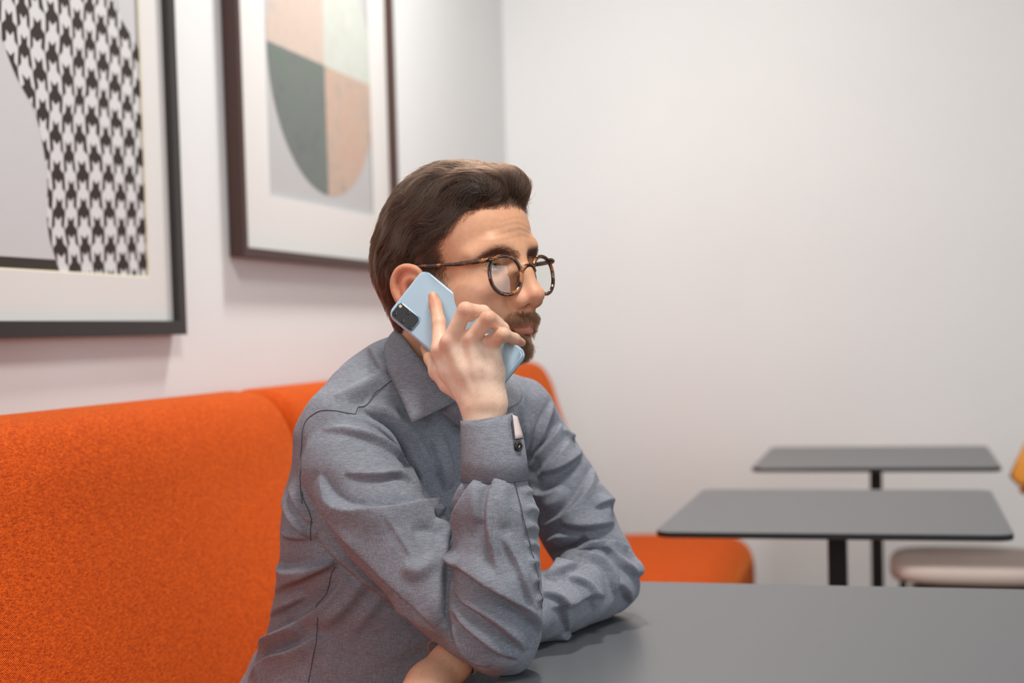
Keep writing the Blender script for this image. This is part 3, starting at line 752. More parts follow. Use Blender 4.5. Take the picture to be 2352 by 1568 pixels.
def fold_disp(P):
    """how far the folds push the cloth at the points P along its normal"""
    out = np.zeros(len(P))
    for S, G, r, a, kind in FOLDS:
        R0 = r * 3.2; m = np.flatnonzero(((P > S.min(0) - R0) & (P < S.max(0) + R0)).all(1))
        if not len(m): continue
        X = P[m]; best = np.full(len(m), 1e9); tb = np.zeros(len(m)); sd = np.zeros(len(m)); ns = len(S) - 1
        for i in range(ns):
            ba = S[i + 1] - S[i]; L2 = ba @ ba
            if L2 > 0.0016 or L2 < 1e-12: continue
            o = X - S[i]; t = np.clip(o @ ba / L2, 0, 1); d = np.linalg.norm(o - t[:, None] * ba, axis=1)
            c = d < best; best[c] = d[c]; tb[c] = (i + t[c]) / ns
            if kind == 's': sd[c] = (o[c] @ np.cross(G[i], ba)) > 0
        w = np.clip(np.sin(np.clip(tb, 0.0, 1.0) * math.pi), 0, 1) ** 0.6
        x = best / r
        if kind == 'r': v = np.exp(-x * x) if a > 0 else np.exp(-1.1 * np.sqrt(x * x + 0.04) ** 1.3)
        else:
            hi = sd > 0.5; A_ = abs(a); hi = hi if a > 0 else ~hi
            v = np.where(hi, np.exp(-(np.maximum(best - 0.0025, 0) / r) ** 1.5) * np.clip(0.45 + best / 0.0045, 0, 1), -0.75 * np.exp(-best / (0.35 * r)) + 1.2 * np.exp(-best / 0.0016))
            out[m] += A_ * w * v; continue
        out[m] += a * w * v
    return out
def crumple(P, seed, amp, scale):
    g = np.random.default_rng(seed); out = np.zeros(len(P))
    for i in range(14):
        k = g.normal(size=3); k *= g.uniform(0.5, 1.6) / np.linalg.norm(k); out += np.sin(P @ k / scale + g.uniform(0, 6.28) + 1.3 * np.sin(P @ g.normal(size=3) / scale * 0.5))
    return out * amp / 3.7
def R(pts, r=9, a=5): fold(pts, r * 0.8, a * 1.8)
def Cc(pts, r=6, a=5): fold(pts, r * 0.85, -a * 1.8)
def St(pts, a=5, r=13): fold(pts, r * 1.2, a * 2.1, 's')
# right upper sleeve
St([(737, 988), (805, 997), (866, 1019), (922, 1058), (960, 1118)], 4.5, 12)
Cc([(826, 936), (897, 982), (937, 1050), (968, 1114)], 4, 9); R([(840, 912), (905, 955), (958, 1015), (1000, 1090)], 10, 5); R([(800, 955), (880, 988), (926, 1040)], 10, 4)
St([(790, 1090), (866, 1100), (921, 1098), (972, 1134)], 4.5, 11)
St([(736, 1090), (766, 1142), (812, 1165), (870, 1168), (930, 1158), (1003, 1143)], -7, 16)
St([(985, 1150), (1008, 1151), (1018, 1168), (1012, 1184)], -5, 10); Cc([(996, 1178), (1014, 1186), (1036, 1206)], 5, 8); R([(1000, 1200), (1022, 1212), (1036, 1245)], 9, 4)
St([(722, 1140), (790, 1222), (858, 1296), (940, 1380), (1000, 1440)], 5, 16); St([(712, 1215), (780, 1290), (870, 1362), (960, 1432)], 3, 12)
R([(884, 1180), (925, 1240), (962, 1300)], 4, 1.6); R([(925, 1295), (965, 1308), (1005, 1272)], 12, 5); Cc([(945, 1222), (985, 1212), (1018, 1232)], 10, 5); R([(840, 1060), (885, 1068), (925, 1084)], 8, 3)
# back and side of the shirt
St([(648, 1105), (658, 1168), (688, 1212), (722, 1242)], 5, 12); St([(668, 1120), (690, 1165), (714, 1205)], 4, 10)
St([(628, 1272), (655, 1302), (703, 1298), (768, 1281)], -7, 15); St([(626, 1368), (679, 1340), (739, 1310), (775, 1292)], 5, 14); St([(634, 1222), (668, 1236), (712, 1240)], 4, 10)
St([(604, 1464), (658, 1438), (709, 1405), (750, 1372), (792, 1318)], -6, 14); St([(576, 1490), (635, 1458), (692, 1422)], -6, 13); St([(570, 1552), (620, 1512), (685, 1483), (732, 1450)], -6, 14)
St([(610, 1420), (660, 1396), (705, 1370)], 4, 12); R([(735, 1440), (790, 1390), (840, 1325)], 11, 4); R([(790, 1470), (840, 1410), (880, 1360)], 12, 3)
# right forearm sleeve
St([(1089, 1100), (1075, 1139), (1056, 1173), (1040, 1200)], 6, 11); St([(1136, 1098), (1121, 1139), (1116, 1190), (1122, 1249), (1140, 1320)], 5, 12); R([(1068, 1108), (1056, 1142), (1038, 1176)], 8, 5); R([(1105, 1110), (1098, 1150), (1096, 1200)], 9, 4); R([(1158, 1106), (1152, 1150), (1160, 1210)], 9, 3)
St([(1030, 1286), (1100, 1334), (1160, 1370), (1214, 1418), (1236, 1458)], 7, 16); St([(1034, 1356), (1100, 1402), (1168, 1460), (1205, 1498)], 5, 14); St([(1034, 1400), (1080, 1446), (1140, 1494), (1190, 1514)], 5, 12); St([(1030, 1440), (1062, 1492), (1120, 1530)], 5, 10)
R([(1034, 1240), (1036, 1275), (1060, 1305)], 10, 5); St([(1150, 1232), (1178, 1290), (1196, 1350), (1214, 1400)], 3, 12)
for k in range(7): R([(1196 + k * 3, 1132 + k * 40), (1216 + k * 2, 1128 + k * 40), (1238, 1138 + k * 40)], 6, 2.4)
Cc([(1040, 1215), (1036, 1255), (1030, 1300), (1024, 1369), (1026, 1433), (1066, 1503), (1120, 1538)], 5, 8)
# left sleeve
St([(1246, 1092), (1290, 1078), (1325, 1052), (1344, 1020)], 7, 14); St([(1246, 1202), (1301, 1172), (1345, 1112), (1364, 1066)], -6, 14); R([(1300, 1120), (1280, 1150), (1250, 1165)], 10, 4)
St([(1290, 1204), (1335, 1214), (1386, 1210), (1434, 1194)], 7, 15); St([(1248, 1326), (1292, 1284), (1343, 1246), (1407, 1243), (1472, 1262)], -8, 15)
St([(1380, 1258), (1425, 1305), (1470, 1326)], 6, 13); St([(1326, 1280), (1384, 1300), (1414, 1368)], 6, 13); St([(1243, 1360), (1284, 1388), (1302, 1450)], 5, 13); St([(1290, 1454), (1330, 1450), (1370, 1432), (1432, 1404)], -5, 9); St([(1418, 1340), (1440, 1372), (1456, 1404)], 5, 11)
Cc([(1350, 1236), (1310, 1258), (1262, 1276)], 8, 9); St([(1214, 1046), (1240, 975), (1272, 908)], -5, 11); St([(1212, 1072), (1250, 1014), (1296, 962)], -5, 11); St([(1232, 1092), (1270, 1048), (1306, 1000)], -4, 10); R([(1370, 1110), (1390, 1150), (1400, 1190)], 10, 4)
St([(1262, 1398), (1310, 1392), (1352, 1372), (1392, 1372)], 4, 11); St([(1300, 1330), (1340, 1350), (1362, 1400)], 5, 10); St([(1258, 1330), (1300, 1318), (1330, 1296)], 4, 9); St([(1360, 1170), (1390, 1160), (1412, 1176)], 4, 10); St([(1256, 1240), (1285, 1225), (1330, 1228)], -5, 10); St([(1440, 1262), (1452, 1300), (1464, 1345)], 4, 9)
St([(1290, 990), (1312, 1012), (1330, 1005)], 4, 9); St([(1225, 1130), (1255, 1128), (1290, 1112)], -5, 11)
# chest in shade between the arms, yoke
R([(1005, 985), (1020, 1050), (1035, 1120)], 10, 5); St([(985, 1000), (1000, 1070), (1020, 1130)], 4, 10); R([(1190, 900), (1200, 960), (1205, 1040)], 8, 4)
R([(770, 915), (830, 890), (880, 850)], 10, 4); Cc([(800, 925), (850, 915), (885, 880)], 10, 4); St([(845, 800), (866, 840), (884, 862)], 4, 10)
SF = Field(base_shirt + pxc([(1052, 1225, 1.52, 7), (1040, 1262, 1.515, 9), (1026, 1310, 1.515, 10), (1018, 1369, 1.515, 10), (1026, 1433, 1.515, 9), (1060, 1500, 1.515, 7)], 0.012, 's'))
P, Q = polygonise(SF, (-0.38, 1.42, 0.56), (0.26, 2.08, 1.16), 0.0017)
P = smooth_mesh(P, Q, 3, 0.5); P, Q = biggest(P, Q)
P = P + vnormals(P, Q) * (fold_disp(P) + crumple(P, 5, 0.0012, 0.010))[:, None]
P = smooth_mesh(P, Q, 1, 0.3)
tl = P - np.array([tc[0], tc[1], 0]); onT = (np.abs(tl @ N) < tx / 2) & (np.abs(tl @ D) < ty / 2); P[onT, 2] = np.maximum(P[onT, 2], 0.7404)      # cloth rests on the table top
shirt = quad_mesh('shirt', P, Q, M['shirt'], person); shirt['label'] = 'grey chambray long-sleeved shirt'
print('shirt', len(P), 'folds', len(FOLDS))
def on_shirt(pts, n=5, out=0.0004):
    c = np.array(catmull(pts, n)); S = SF.trace(c[:, 0], c[:, 1]); S = S[S[:, 1] < 2.2]; res = []
    for s in S:
        d = ((SHP - s) ** 2).sum(1); k = np.argpartition(d, 30)[:30]; nv = SHN[k].mean(0); nv /= np.linalg.norm(nv); res.append(s + nv * (((SHP[k] - s) @ nv).max() + out))
    return np.array(res)
SHP, SHN = P, vnormals(P, Q)
M['thread'] = new_mat('dark_seam_thread', srgb(74, 75, 84), 0.9)
for pts in ([(699, 1160), (692, 1075), (693, 1010), (702, 970), (722, 950), (745, 943), (780, 947), (815, 956)], [(815, 956), (825, 930), (838, 926), (870, 895), (903, 872)], [(715, 1240), (716, 1190), (702, 1150), (699, 1130)],
            [(766, 1297), (751, 1363), (736, 1416), (727, 1473), (709, 1566)], [(1181, 1104), (1192, 1156), (1211, 1241), (1222, 1326), (1226, 1400)], [(1210, 852), (1225, 866), (1240, 876)]):
    sp_ = on_shirt(pts, 8, 0.0010 if pts[0][0] == 1181 else 0.0004)
    if len(sp_) > 3: tube('seam', sp_, 0.0005, M['thread'], shirt, 6)

# collar: fold line along the neck (T) and free outer edge (E), one leaf each side
def leaf(T, E, nrow=8, n=6):
    T = np.array(catmull([W(*p) for p in T], n)); E = np.array(catmull([W(*p) for p in E], n)); m = min(len(T), len(E))
    T = T[np.linspace(0, len(T) - 1, m).round().astype(int)]; E = E[np.linspace(0, len(E) - 1, m).round().astype(int)]
    V = []; cen = np.array([-0.09, 1.735, 1.05])
    for i in range(m):
        for j in range(nrow + 1):
            t = j / nrow; p = T[i] * (1 - t) + E[i] * t
            o = p - cen; o[2] = 0; o /= np.linalg.norm(o) + 1e-9
            V.append(p + o * (0.006 * math.sin(t * math.pi * 0.9)))
    Fc = [(i * (nrow + 1) + j, i * (nrow + 1) + j + 1, (i + 1) * (nrow + 1) + j + 1, (i + 1) * (nrow + 1) + j) for i in range(m - 1) for j in range(nrow)]
    return V, Fc
def collar_piece(T, E):
    V, Fc = leaf(T, E); o = mesh_obj('collar', V, Fc, M['shirt'], shirt, True)
    md = o.modifiers.new('thickness', 'SOLIDIFY'); md.thickness = 0.0018; md.offset = 0
    return o
collar_piece([(1010, 775, 1.835), (950, 752, 1.80), (913, 752, 1.745), (930, 778, 1.690), (980, 840, 1.662), (1064, 912, 1.668)],
             [(1000, 830, 1.852), (930, 812, 1.83), (881, 815, 1.755), (892, 846, 1.695), (918, 902, 1.663), (948, 971, 1.640)])
collar_piece([(1010, 775, 1.835), (1070, 800, 1.835), (1120, 850, 1.80), (1135, 890, 1.745), (1105, 915, 1.70), (1070, 918, 1.675)],
             [(1000, 830, 1.852), (1090, 850, 1.86), (1165, 868, 1.83), (1194, 900, 1.775), (1190, 925, 1.735), (1160, 940, 1.69)])
# inner collar band round the neck
band = [W(*p) for p in ((1064, 914, 1.672), (985, 848, 1.672), (936, 790, 1.70), (918, 765, 1.748), (952, 762, 1.796), (1010, 786, 1.828), (1068, 812, 1.826), (1112, 856, 1.792), (1122, 890, 1.745), (1098, 914, 1.70))]
bp = np.array(catmull(band, 6)); V = []; 
for p in bp: V += [p + np.array([0, 0, -0.003]), p + np.array([0, 0, -0.038])]
o = mesh_obj('collar_band', V, [(2 * i, 2 * i + 1, 2 * i + 3, 2 * i + 2) for i in range(len(bp) - 1)], M['shirt'], shirt, True)
o.modifiers.new('thickness', 'SOLIDIFY').thickness = 0.002

# cuff of the right sleeve
def cuff():
    lev = [(1117.5, 957, 61, 1.580), (1121, 975, 63.5, 1.579), (1126, 995, 69, 1.577), (1131, 1012, 73, 1.575), (1134, 1050, 76, 1.572), (1137, 1101, 79, 1.569)]
    n = 56; V = []; Fc = []
    prof = [(l, 0) for l in lev] + [(l, -0.0022) for l in lev[::-1]]
    for (x, y, r, Y), off in prof:
        c = W(x, y, Y); R0 = RP(r, Y) + off
        for k in range(n):
            a = 2 * math.pi * k / n
            V.append(c + np.array([R0 * math.cos(a), 0.97 * R0 * math.sin(a), 0.0035 * math.cos(a) * (1 if y < 960 else 0)]))
    m = len(prof)
    for i in range(m):
        j = (i + 1) % m
        for k in range(n): Fc.append((i * n + k, i * n + (k + 1) % n, j * n + (k + 1) % n, j * n + k))
    o = mesh_obj('cuff', V, Fc, M['shirt'], shirt, True)
    M['lining'] = new_mat('pale_cuff_lining', srgb(205, 190, 188), 0.85, spec=0.2)
    # turned-out corner showing the pale lining
    q = [(1177, 953, 1.5640), (1187, 957, 1.5660), (1201, 1005, 1.5580), (1183, 1008, 1.5470)]
    V = []
    for s in range(6):
        for t in range(4):
            a, b = s / 5, t / 3
            p = (1 - a) * ((1 - b) * W(*q[0]) + b * W(*q[1])) + a * ((1 - b) * W(*q[3]) + b * W(*q[2]))
            V.append(p + np.array([0, -0.0015 * math.sin(b * math.pi), 0]))
    l = mesh_obj('cuff_lining', V, [(s * 4 + t, s * 4 + t + 1, s * 4 + t + 5, s * 4 + t + 4) for s in range(5) for t in range(3)], M['lining'], o, True)
    l.modifiers.new('thickness', 'SOLIDIFY').thickness = 0.0012
    tube('seam', [W(*p) for p in ((1175.5, 953, 1.5635), (1177, 970, 1.5585), (1181, 1008, 1.5470), (1200, 1007, 1.5570))], 0.0007, M['thread'], o, 6)
    # row of stitching where the sleeve is gathered
    ring = []
    for k in range(40):
        a = math.pi + math.pi * k / 39; R0 = RP(79, 1.569) + 0.0004; c = W(1137, 1100, 1.569); ring.append(c + np.array([R0 * math.cos(a), 0.97 * R0 * math.sin(a), 0]))
    tube('seam', ring, 0.0007, M['thread'], o, 6)
    # button
    M['button'] = new_mat('dark_horn_button', srgb(38, 34, 32), 0.25)
    c = W(1190.5, 1025, 1.5500); nrm = np.array([0.62, -0.78, 0.05]); nrm /= np.linalg.norm(nrm); a1 = np.cross(nrm, [0, 0, 1.0]); a1 /= np.linalg.norm(a1); a2 = np.cross(nrm, a1)
    prof = [(0.0002, 0.0010), (0.0028, 0.0010), (0.0036, 0.0018), (0.0046, 0.0020), (0.0054, 0.0012), (0.0054, -0.0008), (0.0002, -0.0012)]
    V = []; Fc = []; n = 24
    for r, h in prof:
        for k in range(n): an = 2 * math.pi * k / n; V.append(c + nrm * h + r * (math.cos(an) * a1 + math.sin(an) * a2))
    for i in range(len(prof) - 1):
        for k in range(n): Fc.append((i * n + k, i * n + (k + 1) % n, (i + 1) * n + (k + 1) % n, (i + 1) * n + k))
    b = mesh_obj('button', V, Fc, M['button'], o, True)
    for sx, sz in ((1, 1), (-1, 1), (1, -1), (-1, -1)): pass
    tube('button_thread', [c + nrm * 0.0016 + a1 * 0.0011 + a2 * 0.0011, c + nrm * 0.0019, c + nrm * 0.0016 - a1 * 0.0011 - a2 * 0.0011], 0.0004, M['lining'], o, 6)
cuff()
# left cuff, pushed back from the wrist
lc = [(1092, 1470, 1.634, 61), (1070, 1490, 1.627, 60), (1052, 1505, 1.622, 57)]
V = []; n = 40; axis = W(1052, 1505, 1.622) - W(1092, 1470, 1.634); axis /= np.linalg.norm(axis); s1 = np.cross(axis, [0, 0, 1.0]); s1 /= np.linalg.norm(s1); s2 = np.cross(axis, s1)
for inn in (0, 0.002):
    for x, y, Y, r in (lc if not inn else lc[::-1]):
        for k in range(n): an = 2 * math.pi * k / n; V.append(W(x, y, Y) + (RP(r, Y) - inn) * (math.cos(an) * s1 + math.sin(an) * s2))
mesh_obj('cuff', V, [(i * n + k, i * n + (k + 1) % n, ((i + 1) % 6) * n + (k + 1) % n, ((i + 1) % 6) * n + k) for i in range(6) for k in range(n)], M['shirt'], shirt, True)
M['cord'] = new_mat('thin_tan_cord', srgb(170, 122, 100), 0.8)
cb = W(1022, 1502, 1.618); ring = []
ax2 = W(1000, 1548, 1.600) - W(1045, 1500, 1.622); ax2 /= np.linalg.norm(ax2); b1 = np.cross(ax2, [0, 1.0, 0]); b1 /= np.linalg.norm(b1); b2 = np.cross(ax2, b1)
for k in range(36):
    an = 2 * math.pi * k / 36; ring.append(W(1024, 1512, 1.617) + 0.0262 * math.cos(an) * b1 + 0.0258 * math.sin(an) * b2)
br = tube('bracelet', ring, 0.0008, M['cord'], None, 8, True); tag(br, 'thin tan cord bracelet on the man\'s lowered wrist', 'bracelet')

# trousers and shoes under the table
M['trousers'] = new_mat('dark_navy_trousers', srgb(40, 42, 52), 0.9, spec=0.15)
A = np.array
tr = [el(A([-0.23, 1.85, 0.60]), (0.15, 0.17, 0.12), 0.05, ax=tilt(0))]
for hp, kn, an in ((A([-0.17, 1.76, 0.565]), A([0.10, 1.70, 0.60]), A([-0.02, 1.72, 0.10])), (A([-0.13, 1.93, 0.565]), A([0.14, 1.88, 0.60]), A([0.02, 1.90, 0.10]))):
    tr += [rc(hp, kn, 0.088, 0.066, 0.03), rc(kn, an, 0.066, 0.05, 0.02)]
P, Q = polygonise(Field(tr), (-0.45, 1.55, 0.02), (0.26, 2.12, 0.80), 0.008)
quad_mesh('trousers', P, Q, M['trousers'], person)
M['shoe'] = new_mat('black_leather_shoe', srgb(25, 23, 22), 0.4)
for an in (A([-0.02, 1.72, 0.0]), A([0.02, 1.90, 0.0])):
    sh = Field([rc(an + A([-0.03, 0, 0.045]), an + A([0.02, -.006, 0.05]), 0.042, 0.045, 0.02), rc(an + A([0.02, -.006, 0.045]), an + A([0.16, -.045, 0.032]), 0.045, 0.030, 0.03)])
    P, Q = polygonise(sh, an + A([-0.12, -0.15, -0.01]), an + A([0.24, 0.1, 0.13]), 0.006); quad_mesh('shoe', P, Q, M['shoe'], person)

# ---------------- eyes
def eye(side):
    M.setdefault('sclera', new_mat('eye_white', srgb(226, 220, 214), 0.15)); M.setdefault('iris', new_mat('iris_grey_blue', srgb(84, 92, 96), 0.2)); M.setdefault('pupil', new_mat('pupil_black', srgb(8, 8, 8), 0.1))
    c = HW((71.5, 32 * side, 14.5)); g = HM.T @ np.array([1.0, 0.12 * -side + 0.05, -0.03]); g /= np.linalg.norm(g); a1 = np.cross(g, [0, 0, 1.0]); a1 /= np.linalg.norm(a1); a2 = np.cross(a1, g); r = 12.6 * HSC
    def cap(name, t0, t1, rr, mat, parent):
        V = []; Fc = []; n, m = 32, 10
        for i in range(m + 1):
            t = t0 + (t1 - t0) * i / m
            for k in range(n): an = 2 * math.pi * k / n; V.append(c + rr * (math.cos(t) * g + math.sin(t) * (math.cos(an) * a1 + math.sin(an) * a2)))
        for i in range(m):
            for k in range(n): Fc.append((i * n + k, i * n + (k + 1) % n, (i + 1) * n + (k + 1) % n, (i + 1) * n + k))
        return mesh_obj(name, V, Fc, mat, parent, True)
    e = cap('eye', 0.44, math.pi - 0.01, r, M['sclera'], person); cap('iris', 0.18, 0.45, r * 1.003, M['iris'], e); cap('pupil', 0.002, 0.185, r * 1.004, M['pupil'], e)
eye(-1); eye(1)

# ---------------- hair, beard, brows: a soft mass plus single strands
def hair_mat(name, mel, rough=0.32):
    m = bpy.data.materials.new(name); m.use_nodes = True; nt = m.node_tree; nt.nodes.remove(nt.nodes['Principled BSDF'])
    h = nt.nodes.new('ShaderNodeBsdfHairPrincipled'); h.parametrization = 'COLOR'
    h.inputs['Color'].default_value = mel; h.inputs['Roughness'].default_value = rough; h.inputs['Radial Roughness'].default_value = 0.4
    h.inputs['Random Roughness'].default_value = 0.2
    nt.links.new(h.outputs[0], nt.nodes['Material Output'].inputs[0]); return m
def strand_object(name, pos, rad, mat, parent, reach=0.25):
    ok = np.isfinite(pos).all((1, 2)) & (np.linalg.norm(pos - HO, axis=2) < reach).all(1) & (np.linalg.norm(np.diff(pos, axis=1), axis=2) > 1e-6).all(1)
    pos, rad = pos[ok], rad[ok]; n, m = pos.shape[:2]; cu = bpy.data.hair_curves.new(name); cu.add_curves([m] * n)
    cu.attributes['position'].data.foreach_set('vector', pos.astype(np.float32).ravel())
    at = cu.attributes.get('radius') or cu.attributes.new('radius', 'FLOAT', 'POINT'); at.data.foreach_set('value', rad.astype(np.float32).ravel())
    cu.materials.append(mat); o = bpy.data.objects.new(name, cu); COL.objects.link(o); o.parent = parent; return o
def grow(roots, nfn, dirfn, sdf, length, seg, h0, h1, jitter, clumps, pull, rnd):
    """roots world (n,3) -> strands that run along the surface sdf"""
    n = len(roots); pos = np.zeros((n, seg + 1, 3)); p = roots.copy(); jit = rnd.normal(size=(n, 3)) * jitter
    lift = rnd.uniform(0.3, 1.0, n)
    for i in range(seg + 1):
        v = sdf(p); g = sdf.grad(p, 0.002)
        t = i / seg; tgt = (h0 + (h1 - h0) * t) * lift
        p = p + g * (tgt - v)[:, None]; pos[:, i] = p
        d = dirfn(p, g, t) + jit; d -= g * (d * g).sum(1)[:, None]; d /= np.linalg.norm(d, axis=1)[:, None] + 1e-9
        p = p + d * (length / seg)[:, None]
    if clumps:
        gi = rnd.choice(n, clumps, replace=False); gr = roots[gi]
        near = np.concatenate([((c[:, None] - gr[None]) ** 2).sum(2).argmin(1) for c in np.array_split(roots, max(1, n // 2000))])
        G = pos[gi][near]; t = (np.linspace(0, 1, seg + 1) ** 1.0)[None, :, None] * pull * rnd.uniform(0.4, 1.0, n)[:, None, None]
        pos = pos * (1 - t) + G * t
    return pos
cap = [h1((-8, 0, 56), (106, 83, 92), 10), h1((8, 0, 98), (80, 64, 55), 20), h1((-34, 0, 30), (84, 79, 72), 20), h1((-60, 0, -22), (38, 56, 42), 16),
       h2((74, 10, 116), (26, 42, 20), 14), h2((58, -24, 106), (38, 36, 26), 14), h2((80, 22, 108), (20, 26, 18), 10),
       h1((96, 0, 17), (70.5, 100, 72.5), 12, 's'), h1((46, 0, -72), (80, 120, 84), 8, 's'), h1((-8, 94, 2), (25, 18, 36), 5, 's'), h1((-40, 0, -92), (60, 90, 46), 8, 's'), h1((36, 84, 8), (40, 44, 44), 10, 's')]
# tufts: shallow furrows running with the hair
tuft = []
rr = np.random.default_rng(3)
capf = Field(cap)
def hair_dir(p, g, t):
    gl = g @ HM.T; side = np.clip(np.abs(gl[:, 1]) ** 1.5, 0, 1)[:, None]
    along = np.cross(gl, np.array([0, 1.0, 0])); along[:, 1] += 0.25 * np.sign(gl[:, 1]) * (gl[:, 2] > 0.3)
    q = to_head(p); down = np.where(q[:, :1] < -40, 1.0, 0.72)
    s = np.concatenate([-np.ones((len(p), 1)) * (1.15 - down * 0.5), np.zeros((len(p), 1)), -down], 1)
    wob = 0.38 * np.sin(q @ np.array([0.06, 0.05, 0.09]) + 2.0 * np.sin(q[:, 1] * 0.045)) + 0.30 * np.sin(q @ np.array([-0.11, 0.13, 0.05]) + 1.3)
    d = along * (1 - side) + s * side; d = d + wob[:, None] * np.cross(gl, d)
    return d @ HM
st = []
for i in range(420):
    q = np.array([rr.uniform(-110, 105), rr.uniform(-80, 80), rr.uniform(-30, 150)]); st.append(q)
S0 = HO + HSC * (np.array(st) @ HM); 
for _ in range(8): S0 = S0 - capf.grad(S0, 0.002) * capf(S0)[:, None]
tp = grow(S0, None, hair_dir, capf, rr.uniform(0.03, 0.055, len(S0)), 5, 0.0, 0.0, 0.12, 0, 0, rr)
P, Q = polygonise(capf, HO - 0.17, HO + 0.17, 0.0018)
P = smooth_mesh(P, Q, 1, 0.5); P, Q = biggest(P, Q); Dt = np.zeros(len(P))
for k in range(len(tp)):
    w = rr.uniform(0.0020, 0.0050); m = np.flatnonzero(((P > tp[k].min(0) - .01) & (P < tp[k].max(0) + .01)).all(1))
    if not len(m): continue
    X = P[m]; best = np.full(len(m), 1e9)
    for i in range(5):
        ba = tp[k, i + 1] - tp[k, i]; t = np.clip((X - tp[k, i]) @ ba / (ba @ ba + 1e-12), 0, 1); best = np.minimum(best, np.linalg.norm(X - tp[k, i] - t[:, None] * ba, axis=1))
    Dt[m] += (1 if k % 2 else -1) * 0.0020 * np.exp(-(best / w) ** 2)
P = P + vnormals(P, Q) * (np.clip(Dt, -0.0022, 0.0014) - 0.0012)[:, None]
M['hair_base'] = new_mat('dark_brown_hair_mass', srgb(34, 23, 17), 0.6, spec=0.3)
hair = quad_mesh('hair', P, Q, M['hair_base'], person); hair['label'] = 'short brown hair swept back with a quiff'
rnd = np.random.default_rng(11)
qh = to_head(P)
vis = (qh[:, 2] > -70)
idx = rnd.choice(np.flatnonzero(vis), 26000)
roots = P[idx] + rnd.normal(size=(len(idx), 3)) * 0.0006
ln = rnd.uniform(0.020, 0.042, len(idx)); ql = to_head(roots); ln *= np.where(ql[:, 2] > 80, 1.25, 0.9)
pos = grow(roots, None, hair_dir, capf, ln, 7, 0.0002, 0.0052, 0.24, 800, 0.92, rnd)
rad = np.linspace(0.00017, 0.00005, 8)[None, :] * rnd.uniform(0.6, 1.3, (len(idx), 1))
M['hair'] = hair_mat('brown_hair', srgb(46, 29, 19), 0.38)
strand_object('hair_strands', pos, rad, M['hair'], hair)
# loose strands: quiff curls and flyaways
fi = rnd.choice(np.flatnonzero(qh[:, 2] > 60), 420); fr = P[fi]
fp = grow(fr, None, hair_dir, capf, rnd.uniform(0.015, 0.04, 420), 7, 0.0, 0.009, 0.5, 0, 0, rnd)
strand_object('hair_strands', fp, np.linspace(0.00010, 0.00003, 8)[None, :] * np.ones((420, 1)), M['hair'], hair)

# strands rooted in the skin (brows, beard, side hair)
SPv = np.empty(len(person.data.vertices) * 3, np.float32); person.data.vertices.foreach_get('co', SPv); SPv = SPv.reshape(-1, 3).astype(float)
hq = to_head(SPv); hsel = (hq[:, 2] > -125) & (hq[:, 2] < 110) & (np.linalg.norm(hq, axis=1) < 170); SPv = SPv[hsel]; hq = hq[hsel]
headF = Field(head)
hqa = hq.copy(); hqa[:, 1] = np.abs(hq[:, 1])
def skin_hair(name, w, count, dirl, lmin, lmax, r0, h1_, mat, parent, jit=0.25, clumps=0, seg=5):
    pr = np.clip(w, 0, 1); pr = pr / pr.sum(); i = rnd.choice(len(SPv), count, p=pr); roots = SPv[i] + rnd.normal(size=(count, 3)) * 0.0007
    L = rnd.uniform(lmin, lmax, count)
    sgn = np.sign(hq[i, 1])
    def df(p, g, t):
        d = dirl(to_head(p), sgn); return d @ HM
    ps = grow(roots, None, df, headF, L, seg, -0.0004, h1_, jit, clumps, 0.5, rnd)
    rd = np.linspace(r0, r0 * 0.3, seg + 1)[None, :] * rnd.uniform(0.7, 1.3, (count, 1))
    return strand_object(name, ps, rd, mat, parent)
def band3(poly, r):
    d = np.full(len(hq), 1e9)
    for i in range(len(poly) - 1):
        a, b = np.array(poly[i], float), np.array(poly[i + 1], float); ba = b - a; t = np.clip(((hqa[:, 1:] - a) @ ba) / (ba @ ba), 0, 1)
        rad = r[i] + (r[i + 1] - r[i]) * t; d = np.minimum(d, np.linalg.norm(hqa[:, 1:] - a - t[:, None] * ba, axis=1) / rad)
    return np.clip(1.3 - d, 0, 1) * (hq[:, 0] > 50)
M['brow'] = hair_mat('dark_brow_hair', srgb(42, 29, 22)); M['beard'] = hair_mat('light_brown_beard', srgb(76, 50, 31), 0.4)
for s in (-1, 1):
    wb = band3([(9, 23), (20, 27.5), (34, 30), (47, 26), (55, 21)], [4.5, 5.0, 4.4, 3.2, 1.6]) * (np.sign(hq[:, 1]) == s)
    skin_hair('eyebrow', wb, 1700, lambda q, sg: np.stack([-0.3 + 0 * sg, 0.9 * sg, 0.35 - np.abs(q[:, 1]) * .012], 1), 0.004, 0.008, 0.00008, 0.0016, M['brow'], person, 0.25)
lipm = (blob(hqa, (96, 0, -64.5), (12, 26, 8.5)) < 0.42)
wm = np.maximum(blob(hqa, (98, 12, -50), (16, 15, 6)), 0.7 * blob(hqa, (86, 29, -60), (10, 6, 9))) * lipm * (hq[:, 0] > 72) * (hq[:, 2] < -42)
bd = skin_hair('beard', wm * (wm > 0.15), 2600, lambda q, sg: np.stack([0.35 + 0 * sg, sg * (0.25 + np.abs(q[:, 1]) * .012), -0.9 + 0 * sg], 1), 0.006, 0.011, 0.00011, 0.0050, M['beard'], person, 0.25, 250)
bd['label'] = 'light brown moustache and chin beard'
wc = sm(-hq[:, 2], 74, 84) * sm(hq[:, 0], 30, 52) * lipm
skin_hair('beard_strands', wc * (wc > 0.1), 8500, lambda q, sg: np.stack([0.50 + 0 * sg, 0.1 * sg, -0.85 + 0 * sg], 1), 0.012, 0.027, 0.00012, 0.011, M['beard'], bd, 0.3, 600)
